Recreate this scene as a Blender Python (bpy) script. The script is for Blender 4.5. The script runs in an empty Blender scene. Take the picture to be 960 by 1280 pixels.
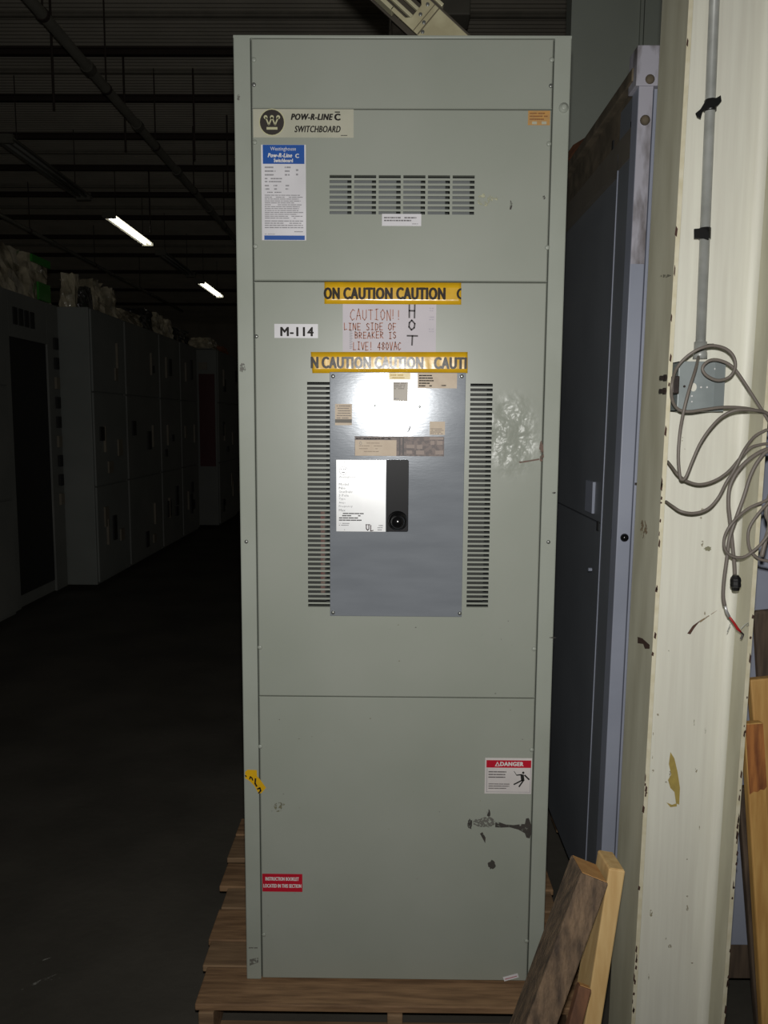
import bpy, bmesh, math, random
from mathutils import Vector, Matrix, Quaternion

# ------------------------------------------------------------------ camera
FPX = 995.0                                  # focal length in pixels of the 960x1280 frame (28 mm equivalent)
PITCH, YAW, ROLL = -0.11396, -0.00856, 0.0062
CAMZ = 1.559
_cp, _sp = math.cos(PITCH), math.sin(PITCH)
FW = Vector((math.sin(YAW)*_cp, math.cos(YAW)*_cp, _sp))
_r = Vector((math.cos(YAW), -math.sin(YAW), 0)); _u = _r.cross(FW)
RT = _r*math.cos(ROLL) + _u*math.sin(ROLL)
UP = -_r*math.sin(ROLL) + _u*math.cos(ROLL)
CAM = Vector((0, 0, CAMZ))
scene = bpy.context.scene
COL = scene.collection
cd = bpy.data.cameras.new('camera'); cam = bpy.data.objects.new('camera', cd); COL.objects.link(cam)
cd.sensor_fit = 'VERTICAL'; cd.sensor_height = 36.0; cd.lens = FPX/1280*36.0
cd.clip_start = 0.02; cd.clip_end = 200
cam.matrix_world = Matrix(((RT.x, UP.x, -FW.x, 0), (RT.y, UP.y, -FW.y, 0), (RT.z, UP.z, -FW.z, CAMZ), (0, 0, 0, 1)))
scene.camera = cam

# ------------------------------------------------------------------ light and exposure
scene.view_settings.view_transform = 'Standard'
scene.view_settings.look = 'None'
scene.view_settings.gamma = 1.0
scene.view_settings.exposure = 0.0
scene.view_settings.use_curve_mapping = False
world = bpy.data.worlds.new('dim_warehouse'); scene.world = world; world.use_nodes = True
wb = world.node_tree.nodes['Background']; wb.inputs[0].default_value = (1.0, .93, .8, 1); wb.inputs[1].default_value = 0.02
fl = bpy.data.lights.new('camera_flash', 'SPOT'); fl.energy = 98; fl.shadow_soft_size = 0.016
fl.spot_size = math.radians(128); fl.spot_blend = 1.0; fl.color = (1.0, .985, .95)
flash = bpy.data.objects.new('camera_flash', fl); COL.objects.link(flash)
flash.location = (0.0, 0.0, CAMZ + 0.085)
flash.rotation_euler = (math.radians(90 - 4.5), 0, 0)

# ------------------------------------------------------------------ pixel rays
def ray(x, y): return FW + RT*((x-480)/FPX) - UP*((y-640)/FPX)
def onY(x, y, Y): d = ray(x, y); return CAM + d*(Y/d.y)
def onZ(x, y, Z): d = ray(x, y); return CAM + d*((Z-CAMZ)/d.z)
def onX(x, y, X): d = ray(x, y); return CAM + d*(X/d.x)

# ------------------------------------------------------------------ materials
def lin(c):
    out = []
    for v in c:
        v = v/255.0
        out.append(v/12.92 if v <= .04045 else ((v+.055)/1.055)**2.4)
    return (*out, 1.0)
MATS = {}
def mat(name, rgb, rough=.5, metal=0.0, rgb2=None, scale=8.0, bump=0.0, bscale=60.0, stretch=None,
        spec=.5, emit=None, estr=0.0, contrast=(.35, .65), coat=0.0):
    if name in MATS: return MATS[name]
    m = bpy.data.materials.new(name); m.use_nodes = True
    nt = m.node_tree; b = nt.nodes['Principled BSDF']
    b.inputs['Roughness'].default_value = rough; b.inputs['Metallic'].default_value = metal
    b.inputs['Specular IOR Level'].default_value = spec
    b.inputs['Coat Weight'].default_value = coat
    if rgb2 is None: rgb2 = tuple(v*.93 for v in rgb)
    geo = nt.nodes.new('ShaderNodeNewGeometry')
    mp = nt.nodes.new('ShaderNodeMapping'); nt.links.new(geo.outputs['Position'], mp.inputs[0])
    if stretch: mp.inputs['Scale'].default_value = stretch
    n = nt.nodes.new('ShaderNodeTexNoise'); n.inputs['Scale'].default_value = scale; n.inputs['Detail'].default_value = 6
    nt.links.new(mp.outputs[0], n.inputs['Vector'])
    r = nt.nodes.new('ShaderNodeValToRGB')
    r.color_ramp.elements[0].position = contrast[0]; r.color_ramp.elements[1].position = contrast[1]
    r.color_ramp.elements[0].color = lin(rgb); r.color_ramp.elements[1].color = lin(rgb2)
    nt.links.new(n.outputs[0], r.inputs[0]); nt.links.new(r.outputs[0], b.inputs['Base Color'])
    if bump:
        n2 = nt.nodes.new('ShaderNodeTexNoise'); n2.inputs['Scale'].default_value = bscale; n2.inputs['Detail'].default_value = 3
        nt.links.new(mp.outputs[0], n2.inputs['Vector'])
        bp = nt.nodes.new('ShaderNodeBump'); bp.inputs['Strength'].default_value = bump; bp.inputs['Distance'].default_value = .01
        nt.links.new(n2.outputs[0], bp.inputs['Height']); nt.links.new(bp.outputs[0], b.inputs['Normal'])
    if emit:
        b.inputs['Emission Color'].default_value = lin(emit); b.inputs['Emission Strength'].default_value = estr
    MATS[name] = m
    return m
def decal_mat(name, rgb, cover=.5, scale=90.0):
    if name in MATS: return MATS[name]
    m = mat(name, rgb, .6, scale=40); nt = m.node_tree; b = nt.nodes['Principled BSDF']
    geo = nt.nodes.new('ShaderNodeNewGeometry'); n = nt.nodes.new('ShaderNodeTexNoise')
    n.inputs['Scale'].default_value = scale; n.inputs['Detail'].default_value = 5
    nt.links.new(geo.outputs['Position'], n.inputs['Vector'])
    r = nt.nodes.new('ShaderNodeMapRange'); r.inputs[1].default_value = .62-cover*.3; r.inputs[2].default_value = .78-cover*.3
    nt.links.new(n.outputs[0], r.inputs[0]); nt.links.new(r.outputs[0], b.inputs['Alpha'])
    return m

PAINT = mat('ansi_grey_paint', (160, 164, 154), .34, rgb2=(153, 158, 147), scale=3, bump=.012, bscale=9, spec=.42)
PAINT_STILE = mat('stile_grey_paint', (164, 169, 159), .36, rgb2=(156, 161, 150), scale=5, bump=.012, bscale=14, spec=.42)
GAP = mat('seam_shadow_steel', (40, 44, 42), .7)
LOUVER_BACK = mat('louver_backing', (104, 108, 108), .5)
BUS = mat('bus_insulation', (98, 52, 48), .6, rgb2=(110, 98, 88), scale=70)
SCREW = mat('zinc_screw', (150, 152, 148), .3, .6)
STEEL = mat('brushed_zinc_cover', (144, 149, 156), .15, .16, rgb2=(135, 140, 147), scale=3, stretch=(2, 1, 10), bump=.01, bscale=30)
ALU = mat('aluminium_plate', (236, 237, 238), .32, .25)
BLACK = mat('black_plastic', (34, 34, 36), .4, spec=.12)
KNOB = mat('black_knob', (20, 20, 21), .16)
CREAM = mat('nameplate_cream', (190, 188, 170), .4, rgb2=(180, 180, 162), scale=14)
WHITE = mat('white_label', (228, 226, 230), .45)
INK = mat('black_ink', (40, 36, 34), .6, spec=.2)
TAPEINK = mat('tape_ink', (50, 42, 34), .2, bump=.018, bscale=45, spec=.45)
GREYINK = mat('faded_ink', (150, 148, 152), .6)
BLUE = mat('blue_ink', (26, 84, 168), .45)
RED = mat('red_ink', (196, 24, 48), .4)
LABELTXT = mat('white_ink', (226, 224, 222), .5)
YELLOW = mat('caution_tape_yellow', (226, 178, 30), .22, rgb2=(214, 168, 34), scale=30, bump=.018, bscale=45, spec=.6)
PAPER = mat('paper_sheet', (208, 200, 206), .55, rgb2=(198, 192, 198), scale=10, bump=.03, bscale=25)
MARKER_RED = mat('red_marker', (176, 118, 98), .6)
BEIGE = mat('beige_label', (204, 186, 162), .5, rgb2=(196, 176, 152), scale=60)
BROWNLAB = mat('brown_label', (120, 104, 98), .5, rgb2=(92, 80, 78), scale=120, contrast=(.45, .55))
PALEYEL = mat('pale_yellow_label', (226, 200, 120), .4, rgb2=(232, 214, 160), scale=80)
ORANGE = mat('orange_label', (196, 148, 82), .5, rgb2=(178, 140, 92), scale=90)
SCUFF = decal_mat('black_scuff', (66, 62, 58), .95)
SCUFF_LIGHT = decal_mat('grey_scuff', (112, 110, 104), .7, 160)
PALE_SMEAR = decal_mat('pale_smear', (190, 190, 160), .45, 120)
STAIN = decal_mat('olive_stain', (126, 122, 96), .5, 150)
RUSTMARK = decal_mat('rust_mark', (112, 88, 76), .8, 120)
CONCRETE = mat('dark_concrete', (88, 84, 76), .7, rgb2=(72, 69, 62), scale=2.2, bump=.15, bscale=30)
DECK = mat('roof_deck_dark', (216, 208, 192), .8, rgb2=(200, 193, 178), scale=1.5)
JOIST = mat('joist_oxide', (84, 72, 66), .7)
PURLIN = mat('purlin_grey', (176, 170, 156), .7)
PIPE = mat('sprinkler_pipe_grey', (126, 123, 112), .5)
FIXTURE = mat('fixture_enamel', (150, 148, 136), .5)
TUBE_ON = mat('lit_tube', (255, 255, 248), .4, emit=(255, 252, 240), estr=6.0)
TUBE_OFF = mat('unlit_tube', (170, 170, 162), .3)
ROWPAINT = mat('row_grey_paint', (134, 135, 129), .6, rgb2=(122, 124, 119), scale=2)
ROWPAINT_B = mat('row_light_paint', (140, 143, 138), .6, rgb2=(130, 134, 129), scale=2)
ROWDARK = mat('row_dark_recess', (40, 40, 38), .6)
ROWLIGHT = mat('row_pale_hardware', (138, 130, 114), .5)
ROWRED = mat('row_red_panel', (84, 28, 32), .5)
COLPAINT = mat('column_white_paint', (226, 225, 212), .55, rgb2=(217, 215, 202), scale=9, stretch=(9, 9, .35), bump=.04, bscale=70)
COLEDGE = mat('column_edge_cream', (218, 212, 188), .55, rgb2=(204, 196, 166), scale=40)
COLGREEN = mat('column_flange_shaded', (206, 203, 182), .6, rgb2=(188, 184, 162), scale=6, stretch=(3, 3, .7))  # column paint toned darker and greener, the flanges' shading put into the colour
RUST = mat('rust_chip', (70, 46, 36), .8)
EMT = mat('galvanised_conduit', (172, 174, 170), .4, .15, rgb2=(152, 154, 150), scale=20)
BOXSTEEL = mat('galvanised_box', (150, 158, 158), .42, .12, rgb2=(136, 144, 144), scale=25)
DARKIRON = mat('dark_iron', (62, 52, 48), .5, .3, rgb2=(46, 40, 38), scale=80)
CABLE = mat('grey_brown_cable', (120, 112, 104), .5)
TAPE = mat('black_vinyl_tape', (26, 26, 26), .4)
REDWIRE = mat('red_wire', (176, 32, 36), .5)
FOIL = mat('cable_foil', (214, 214, 212), .3, .5)
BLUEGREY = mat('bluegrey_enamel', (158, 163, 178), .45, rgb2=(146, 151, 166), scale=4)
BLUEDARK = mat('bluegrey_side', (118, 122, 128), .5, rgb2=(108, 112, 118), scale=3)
DUST = mat('dusty_rail', (116, 104, 86), .8, rgb2=(84, 76, 62), scale=22)
DIRTY = mat('dirty_enamel', (178, 176, 186), .55, rgb2=(96, 88, 84), scale=14, stretch=(2, 2, .6), contrast=(.44, .66))
PARTITION = mat('partition_paint', (158, 164, 154), .55, rgb2=(150, 156, 146), scale=2)
WOOD = mat('pallet_wood', (160, 126, 92), .75, rgb2=(120, 92, 66), scale=14, stretch=(.5, 5, 5), bump=.1, bscale=40)
WOOD_B = mat('pallet_wood_grey', (150, 122, 92), .75, rgb2=(118, 94, 70), scale=10, stretch=(.6, 6, 6), bump=.1, bscale=40)
OLDWOOD = mat('weathered_timber', (140, 116, 92), .85, rgb2=(74, 62, 52), scale=16, stretch=(4, 4, .9), bump=.5, bscale=50, contrast=(.3, .72))
ENDGRAIN = mat('sawn_end', (206, 158, 98), .7, rgb2=(186, 134, 78), scale=40)
NEWWOOD = mat('fresh_two_by_four', (226, 192, 134), .65, rgb2=(210, 172, 114), scale=8, stretch=(8, 8, .8))
YELWOOD = mat('yellow_plank', (214, 170, 102), .65, rgb2=(190, 142, 80), scale=8, stretch=(8, 8, .8))
REDWOOD = mat('stained_plank', (190, 124, 66), .65, rgb2=(128, 76, 44), scale=10, stretch=(7, 7, .8))
DARKWOOD = mat('dark_plank', (104, 88, 72), .75, rgb2=(72, 60, 50), scale=8, stretch=(8, 8, .8))
COPPERY = mat('copper_offcut', (140, 92, 62), .6, rgb2=(100, 64, 46), scale=40)
WRAP = mat('plastic_wrap', (222, 210, 180), .14, rgb2=(130, 122, 102), scale=7, bump=1.0, bscale=14, spec=1.0, coat=1.0)
WRAPDARK = mat('wrapped_dark_unit', (64, 62, 58), .2, rgb2=(44, 42, 40), scale=9, bump=.7, bscale=18, spec=.8, coat=.5)
GREENTAPE = mat('green_tape', (58, 150, 52), .4)
TAN = mat('tan_casting', (200, 194, 160), .42, .1, rgb2=(176, 168, 136), scale=20)
TANBAR = mat('tan_bar', (220, 214, 180), .3, .3)

# dents of the middle panel: relief only near where the sheet is knocked about
def dented_paint(cx, cz):
    m = PAINT.copy(); m.name = 'dented_grey_paint'; nt = m.node_tree
    b = nt.nodes['Principled BSDF']; old = b.inputs['Normal'].links[0].from_node
    geo = nt.nodes.new('ShaderNodeNewGeometry')
    d = nt.nodes.new('ShaderNodeVectorMath'); d.operation = 'SUBTRACT'; d.inputs[1].default_value = (cx, 0, cz)
    nt.links.new(geo.outputs['Position'], d.inputs[0])
    s = nt.nodes.new('ShaderNodeVectorMath'); s.operation = 'MULTIPLY'; s.inputs[1].default_value = (1/.085, 0, 1/.13)
    nt.links.new(d.outputs[0], s.inputs[0])
    ln = nt.nodes.new('ShaderNodeVectorMath'); ln.operation = 'LENGTH'; nt.links.new(s.outputs[0], ln.inputs[0])
    mr = nt.nodes.new('ShaderNodeMapRange'); mr.inputs[1].default_value = .1; mr.inputs[2].default_value = 1.0; mr.interpolation_type = 'SMOOTHERSTEP'
    mr.inputs[3].default_value = 1.0; mr.inputs[4].default_value = 0.0
    nt.links.new(ln.outputs['Value'], mr.inputs[0])
    n = nt.nodes.new('ShaderNodeTexNoise'); n.inputs['Scale'].default_value = 17; n.inputs['Detail'].default_value = 3.5
    nt.links.new(geo.outputs['Position'], n.inputs['Vector'])
    mu = nt.nodes.new('ShaderNodeMath'); mu.operation = 'MULTIPLY'
    sb_ = nt.nodes.new('ShaderNodeMath'); sb_.operation = 'SUBTRACT'; sb_.inputs[1].default_value = .5
    nt.links.new(n.outputs[0], sb_.inputs[0])
    nt.links.new(sb_.outputs[0], mu.inputs[0]); nt.links.new(mr.outputs[0], mu.inputs[1])
    bp = nt.nodes.new('ShaderNodeBump'); bp.inputs['Strength'].default_value = .75; bp.inputs['Distance'].default_value = .03
    nt.links.new(mu.outputs[0], bp.inputs['Height']); nt.links.new(old.outputs[0], bp.inputs['Normal'])
    nt.links.new(bp.outputs[0], b.inputs['Normal'])
    return m

# ------------------------------------------------------------------ building helpers
WLOC = {}
def thing(name, loc, label=None, cat=None, group=None):
    o = bpy.data.objects.new(name, None); COL.objects.link(o); o.empty_display_size = .05
    o.location = loc; WLOC[o] = Vector(loc)
    if label: tag(o, label, cat, group)
    return o
def tag(o, label=None, cat=None, group=None, kind=None):
    if label: o['label'] = label
    if cat: o['category'] = cat
    if group: o['group'] = group
    if kind: o['kind'] = kind
    return o
def place(name, mesh, wloc, parent=None):
    o = bpy.data.objects.new(name, mesh); COL.objects.link(o)
    wloc = Vector(wloc); WLOC[o] = wloc
    if parent is not None:
        o.parent = parent; o.location = wloc - WLOC[parent]
    else: o.location = wloc
    return o
class MB:
    def __init__(s): s.v = []; s.f = []
    def add(s, vs, fs):
        n = len(s.v); s.v += [Vector(p) for p in vs]; s.f += [tuple(i+n for i in f) for f in fs]; return s
    def box(s, x0, x1, y0, y1, z0, z1):
        return s.obox(((x0+x1)/2, (y0+y1)/2, (z0+z1)/2), ((x1-x0)/2, 0, 0), (0, (y1-y0)/2, 0), (0, 0, (z1-z0)/2))
    def obox(s, c, a, b, d):
        c, a, b, d = map(Vector, (c, a, b, d))
        vs = [c+i*a+j*b+k*d for k in (-1, 1) for j in (-1, 1) for i in (-1, 1)]
        return s.add(vs, [(0, 2, 3, 1), (4, 5, 7, 6), (0, 1, 5, 4), (2, 6, 7, 3), (0, 4, 6, 2), (1, 3, 7, 5)])
    def tube(s, pts, r, n=8, caps=True):
        pts = [Vector(p) for p in pts]; m = len(pts); rs = r if isinstance(r, (list, tuple)) else [r]*m
        t = (pts[1]-pts[0]).normalized()
        a = t.cross(Vector((0, 0, 1)))
        if a.length < .05: a = t.cross(Vector((1, 0, 0)))
        a.normalize(); vs = []
        for i, p in enumerate(pts):
            t2 = (pts[min(i+1, m-1)]-pts[max(i-1, 0)]).normalized()
            a = (a - t2*a.dot(t2)).normalized(); b = t2.cross(a)
            vs += [p+(a*math.cos(2*math.pi*k/n)+b*math.sin(2*math.pi*k/n))*rs[i] for k in range(n)]
        fs = [(i*n+k, i*n+(k+1) % n, (i+1)*n+(k+1) % n, (i+1)*n+k) for i in range(m-1) for k in range(n)]
        if caps: fs += [tuple(range(n-1, -1, -1)), tuple((m-1)*n+k for k in range(n))]
        return s.add(vs, fs)
    def cyl(s, p0, p1, r, n=12): return s.tube([p0, p1], r, n)
    def lathe(s, c, axis, prof, n=16):
        c, axis = Vector(c), Vector(axis).normalized()
        return s.tube_prof(c, axis, prof, n)
    def tube_prof(s, c, ax, prof, n):
        a = ax.cross(Vector((0, 0, 1)))
        if a.length < .05: a = ax.cross(Vector((1, 0, 0)))
        a.normalize(); b = ax.cross(a); vs = []
        for (h, r) in prof: vs += [c+ax*h+(a*math.cos(2*math.pi*k/n)+b*math.sin(2*math.pi*k/n))*r for k in range(n)]
        m = len(prof)
        fs = [(i*n+k, i*n+(k+1) % n, (i+1)*n+(k+1) % n, (i+1)*n+k) for i in range(m-1) for k in range(n)]
        fs += [tuple(range(n-1, -1, -1)), tuple((m-1)*n+k for k in range(n))]
        return s.add(vs, fs)
    def prism(s, pts, off):
        off = Vector(off); n = len(pts); pts = [Vector(p) for p in pts]
        return s.add(pts+[p+off for p in pts], [tuple(range(n)), tuple(range(2*n-1, n-1, -1))] +
                     [(i, i+n, (i+1) % n+n, (i+1) % n) for i in range(n)])
    def mesh(s, name, m, smooth=False, fix=True):
        lo = Vector([min(p[i] for p in s.v) for i in range(3)]); hi = Vector([max(p[i] for p in s.v) for i in range(3)])
        c = (lo+hi)/2; me = bpy.data.meshes.new(name)
        me.from_pydata([p-c for p in s.v], [], s.f)
        if fix:
            bm = bmesh.new(); bm.from_mesh(me); bmesh.ops.recalc_face_normals(bm, faces=bm.faces); bm.to_mesh(me); bm.free()
        if m: me.materials.append(m)
        if smooth: me.polygons.foreach_set('use_smooth', [True]*len(me.polygons))
        me.update(); return me, c
    def build(s, name, m, parent=None, smooth=False, bevel=0.0, label=None, cat=None, group=None, kind=None, fix=True):
        me, c = s.mesh(name, m, smooth, fix); o = place(name, me, c, parent)
        if bevel:
            b = o.modifiers.new('bevel', 'BEVEL'); b.width = bevel; b.segments = 2; b.limit_method = 'ANGLE'
        return tag(o, label, cat, group, kind)
def catmull(pts, n=6):
    pts = [Vector(p) for p in pts]; out = []
    for i in range(len(pts)-1):
        p0, p1, p2, p3 = pts[max(i-1, 0)], pts[i], pts[i+1], pts[min(i+2, len(pts)-1)]
        for k in range(n):
            t = k/n
            out.append(.5*((2*p1)+(p2-p0)*t+(2*p0-5*p1+4*p2-p3)*t*t+(3*p1-p0-3*p2+p3)*t**3))
    out.append(pts[-1]); return out

# ================================================================== STRUCTURE
MB().box(-12, 8, -4, 34, -.1, 0).build('floor', CONCRETE, kind='structure')
ZD = 5.55
fl_o = bpy.data.objects['floor']
for (pa, pb, wd) in (((20, 1240), (72, 1217), .006), ((40, 1205), (66, 1196), .003), ((52, 1226), (76, 1222), .004)):
    A0, B0 = onZ(*pa, .0006), onZ(*pb, .0006); nn = (B0-A0).cross(Vector((0, 0, 1))).normalized()*wd
    MB().add([A0, A0+(B0-A0)*.6-nn, B0, A0+(B0-A0)*.6+nn], [(0, 1, 2, 3)]).build('scratch', decal_mat('floor_scratch', (170, 168, 160), .45, 60), fl_o, fix=False)
# roof deck; ribs across the aisle are added so their faces catch the flash
cb_ = MB(); yy_ = -4.0; prof_ = []
while yy_ < 34: prof_ += [(yy_, .0), (yy_+.02, .0), (yy_+.042, .026), (yy_+.062, .026)]; yy_ += .08
prof_ += [(34.0, .0), (34.0, .10), (-4.0, .10)]; n_ = len(prof_)
cb_.add([(x, y, ZD+z) for x in (-12, 8) for (y, z) in prof_], [(k, (k+1) % n_, n_+(k+1) % n_, n_+k) for k in range(n_)])
ceil = cb_.build('ceiling', DECK, kind='structure')
MB().box(-12, 8, 34, 34.2, 0, ZD).build('wall_back', DECK, kind='structure')
MB().box(-12.2, -12, -4, 34, 0, ZD).build('wall_left', DECK, kind='structure')
# joists (dark, oxide) and deck ribs, each its own piece
def joist_mesh(name, m, w, h):
    b = MB(); b.box(-10, 10, -w/2, w/2, -h/2, -h/2+.02); b.box(-10, 10, -w/2, w/2, h/2-.02, h/2); b.box(-10, 10, -.012, .012, -h/2, h/2)
    return b.mesh(name, m)[0]
jm = joist_mesh('joist', JOIST, .07, .08); pm = joist_mesh('deck_rib', PURLIN, .05, .05)
for yy in (7.2, 9.09, 10.35, 11.68, 13.1, 14.6, 16.2, 17.9, 19.8, 22, 25, 28): place('joist', jm, (-2, yy, 5.509), ceil)
for yy in (8.33, 9.62, 12.4, 14.15, 15.5, 18.8): place('deck_rib', pm, (-2, yy, 5.524), ceil)
# grey partition wall behind the open enclosure
wr = MB().box(onY(714, 30, 3.4).x, 6.0, 3.4, 3.5, 0, ZD).build('wall_right', PARTITION, kind='structure')
for px in (801, 806, 960): 
    xx = onY(px, 30, 3.4).x; MB().box(xx-.006, xx+.006, 3.385, 3.402, 0, ZD).build('wall_rib', PARTITION, wr)

# sprinkler pipes with hangers
def pipe(x, z, r, y0, y1, label, hangers):
    t = thing('sprinkler_pipe', (x, y0, z), label, 'pipe', 'sprinkler pipes under the roof')
    MB().cyl((x, y0, z), (x, y1, z), r, 14).build('pipe_run', PIPE, t, True)
    for y in hangers:
        MB().cyl((x, y, z+r), (x, y, ZD), .008, 6).build('hanger_rod', JOIST, t)
        MB().lathe((x, y-.02, z), (0, 1, 0), [(0, r+.008), (.04, r+.008)], 12).build('hanger_clamp', JOIST, t)
        MB().lathe((x, y+.9, z), (0, 1, 0), [(0, r+.014), (.10, r+.014)], 12).build('coupling', PIPE, t)
pipe(-2.75, 4.7, .045, 5.5, 24, 'long grey sprinkler pipe hung below the roof joists over the aisle', (6.6, 8.0, 9.6, 11.4, 13.4, 15.6))
pipe(-6.2, 4.75, .035, 9, 24, 'thinner grey sprinkler pipe running parallel beyond the strip lights', (11, 14, 17, 20))
for (x, y) in ((-3.3, 8.1), (-3.0, 9.3), (-2.3, 9.6), (-2.2, 11), (-1.95, 11.4), (-1.9, 12.2), (-3.9, 13.2)):
    tag(MB().cyl((x, y, 4.55), (x, y, ZD), .012, 6).build('drop_rod', JOIST), 'thin dark drop rod hanging from the roof joists', 'rod', 'drop rods under the roof')

# strip lights in one line
def strip(y0, y1, lit, label, group):
    x, z = -4.45, 4.7
    t = thing('strip_light', (x, y0, z), label, 'light', group)
    b = MB(); sec = [(-.13, .0), (-.05, .07), (.05, .07), (.13, .0), (.12, -.008), (.05, .045), (-.05, .045), (-.12, -.008)]
    b.prism([(x+a, y0, z+c+.03) for a, c in sec], (0, y1-y0, 0)); b.build('reflector', FIXTURE, t)
    for s in (-1, 1):
        MB().cyl((x+s*.045, y0+.04, z+.03), (x+s*.045, y1-.04, z+.03), .019, 10).build('tube', TUBE_ON if lit else TUBE_OFF, t, True)
        MB().box(x-.1, x+.1, (y0 if s < 0 else y1)-.02, (y0 if s < 0 else y1)+.02, z-.01, z+.09).build('end_cap', FIXTURE, t)
        MB().cyl((x, y0+.3 if s < 0 else y1-.3, z+.1), (x, y0+.3 if s < 0 else y1-.3, ZD), .006, 6).build('hanger_rod', JOIST, t)
strip(9.5, 11.85, False, 'dark unlit fluorescent strip light above the open-fronted cabinet before the first lit one', None)
strip(12.9, 14.9, True, 'lit fluorescent strip light between two unlit ones above the cabinet row', None)
strip(15.7, 18.0, False, 'dark unlit fluorescent strip light hanging between the two lit ones', None)
strip(18.9, 21.0, True, 'lit fluorescent strip light beyond the second unlit one over the aisle', None)

# ================================================================== SWITCHBOARD
Y0 = 1.894; XL, XR, ZB, ZT = -.362, .398, .13, 2.416; DEP = .76
def F(x, y): p = onY(x, y, Y0); return p.x, p.z
def rect(x0, y0, x1, y1):
    a, b, c, d = F(x0, y0), F(x1, y0), F(x0, y1), F(x1, y1)
    return (a[0]+c[0])/2, (b[0]+d[0])/2, (c[1]+d[1])/2, (a[1]+b[1])/2       # X0 X1 Z0 Z1
sb = thing('switchboard', ((XL+XR)/2, Y0, ZB), 'tall grey-green steel switchboard with caution tapes and a breaker cover, on wooden pallet', 'switchboard')
SW = .038; PX0, PX1 = XL+SW+.0025, XR-SW-.0025
for s, x in (('l', XL), ('r', XR-SW)):
    MB().box(x, x+SW, Y0, Y0+.05, ZB, ZT).build('stile', PAINT_STILE, sb, bevel=.003)
MB().box(XL, XR, Y0, Y0+DEP, ZT-.004, ZT+.002).build('top_cover', PAINT_STILE, sb, bevel=.001)
MB().box(XL, XL+.004, Y0+.05, Y0+DEP, ZB, ZT-.004).build('side_panel', PAINT_STILE, sb)
MB().box(XR-.004, XR, Y0+.05, Y0+DEP, ZB, ZT-.004).build('side_panel', PAINT_STILE, sb)
MB().box(XL+.004, XR-.004, Y0+DEP-.004, Y0+DEP, ZB, ZT-.004).build('back_panel', PAINT_STILE, sb)
MB().box(XL+SW, PX0, Y0+.014, Y0+.05, ZB, ZT-.004).build('seam_strip', GAP, sb)
MB().box(PX1, XR-SW, Y0+.014, Y0+.05, ZB, ZT-.004).build('seam_strip', GAP, sb)
zs = [ZT-.005, F(500, 136)[1], F(500, 352)[1], F(500, 872)[1], ZB+.004]

def panel(name, z0, z1, holes, m, th=.013):
    # holes: (x0,x1,z0,z1); sheet with a chamfered lip and cut-through openings
    c = .0025
    X = sorted({PX0, PX0+c, PX1-c, PX1} | {v for h in holes for v in h[:2]})
    Z = sorted({z0, z0+c, z1-c, z1} | {v for h in holes for v in h[2:]})
    b = MB(); idx = {}
    nx, nz = len(X), len(Z)
    for j in range(nz):
        for i in range(nx):
            e = i in (0, nx-1) or j in (0, nz-1)
            idx[i, j] = len(b.v); b.v.append(Vector((X[i], Y0+(c if e else 0), Z[j])))
    def hole(i, j):
        if i < 0 or j < 0 or i >= nx-1 or j >= nz-1: return True
        cx, cz = (X[i]+X[i+1])/2, (Z[j]+Z[j+1])/2
        return any(h[0] < cx < h[1] and h[2] < cz < h[3] for h in holes)
    back = {}
    def bk(k):
        if k not in back: back[k] = len(b.v); v = b.v[k]; b.v.append(Vector((v.x, Y0+th, v.z)))
        return back[k]
    for j in range(nz-1):
        for i in range(nx-1):
            if hole(i, j): continue
            q = (idx[i, j], idx[i+1, j], idx[i+1, j+1], idx[i, j+1]); b.f.append(q)
            for (di, dj, e0, e1) in ((0, -1, 0, 1), (1, 0, 1, 2), (0, 1, 2, 3), (-1, 0, 3, 0)):
                if hole(i+di, j+dj): b.f.append((q[e1], q[e0], bk(q[e0]), bk(q[e1])))
    return b.build(name, m, sb, fix=False)
def slats(pan, x0, x1, z0, z1, n, frac=.45):
    # n slots -> n-1 bars standing between them
    p = (z1-z0)/(n-1+1-frac) if n > 1 else 0
    p = (z1-z0)/(n-frac); h = p*frac
    b = MB(); b.box(-(x1-x0)/2, (x1-x0)/2, -.0011, .0011, -h/2, h/2); me = b.mesh('louver_slat', PAINT)[0]
    for k in range(n-1):
        place('louver_slat', me, ((x0+x1)/2, Y0+.0012, z0+(k+1)*p-h/2), pan)

# panel openings
vt = rect(412, 219, 593, 268); cw = (vt[1]-vt[0])
colw = cw/(6+5*.117); pitch = colw*1.117
topholes = [(vt[0]+k*pitch, vt[0]+k*pitch+colw, vt[2], vt[3]) for k in range(6)]
lv = rect(384.5, 477.5, 412.5, 758.5); rv = rect(585.5, 479.5, 613, 759)
p1 = panel('front_panel', zs[1]+.001, zs[0], [], PAINT)
p2 = panel('front_panel', zs[2]+.001, zs[1]-.001, topholes, PAINT)
dc = F(640, 545)
p3 = panel('front_panel', zs[3]+.001, zs[2]-.001, [lv, rv], dented_paint(*dc))
p4 = panel('front_panel', zs[4], zs[3]-.001, [], PAINT)
for h in topholes: slats(p2, *h, 8, .42)
slats(p3, *lv, 48, .40); slats(p3, *rv, 48, .40)
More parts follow.
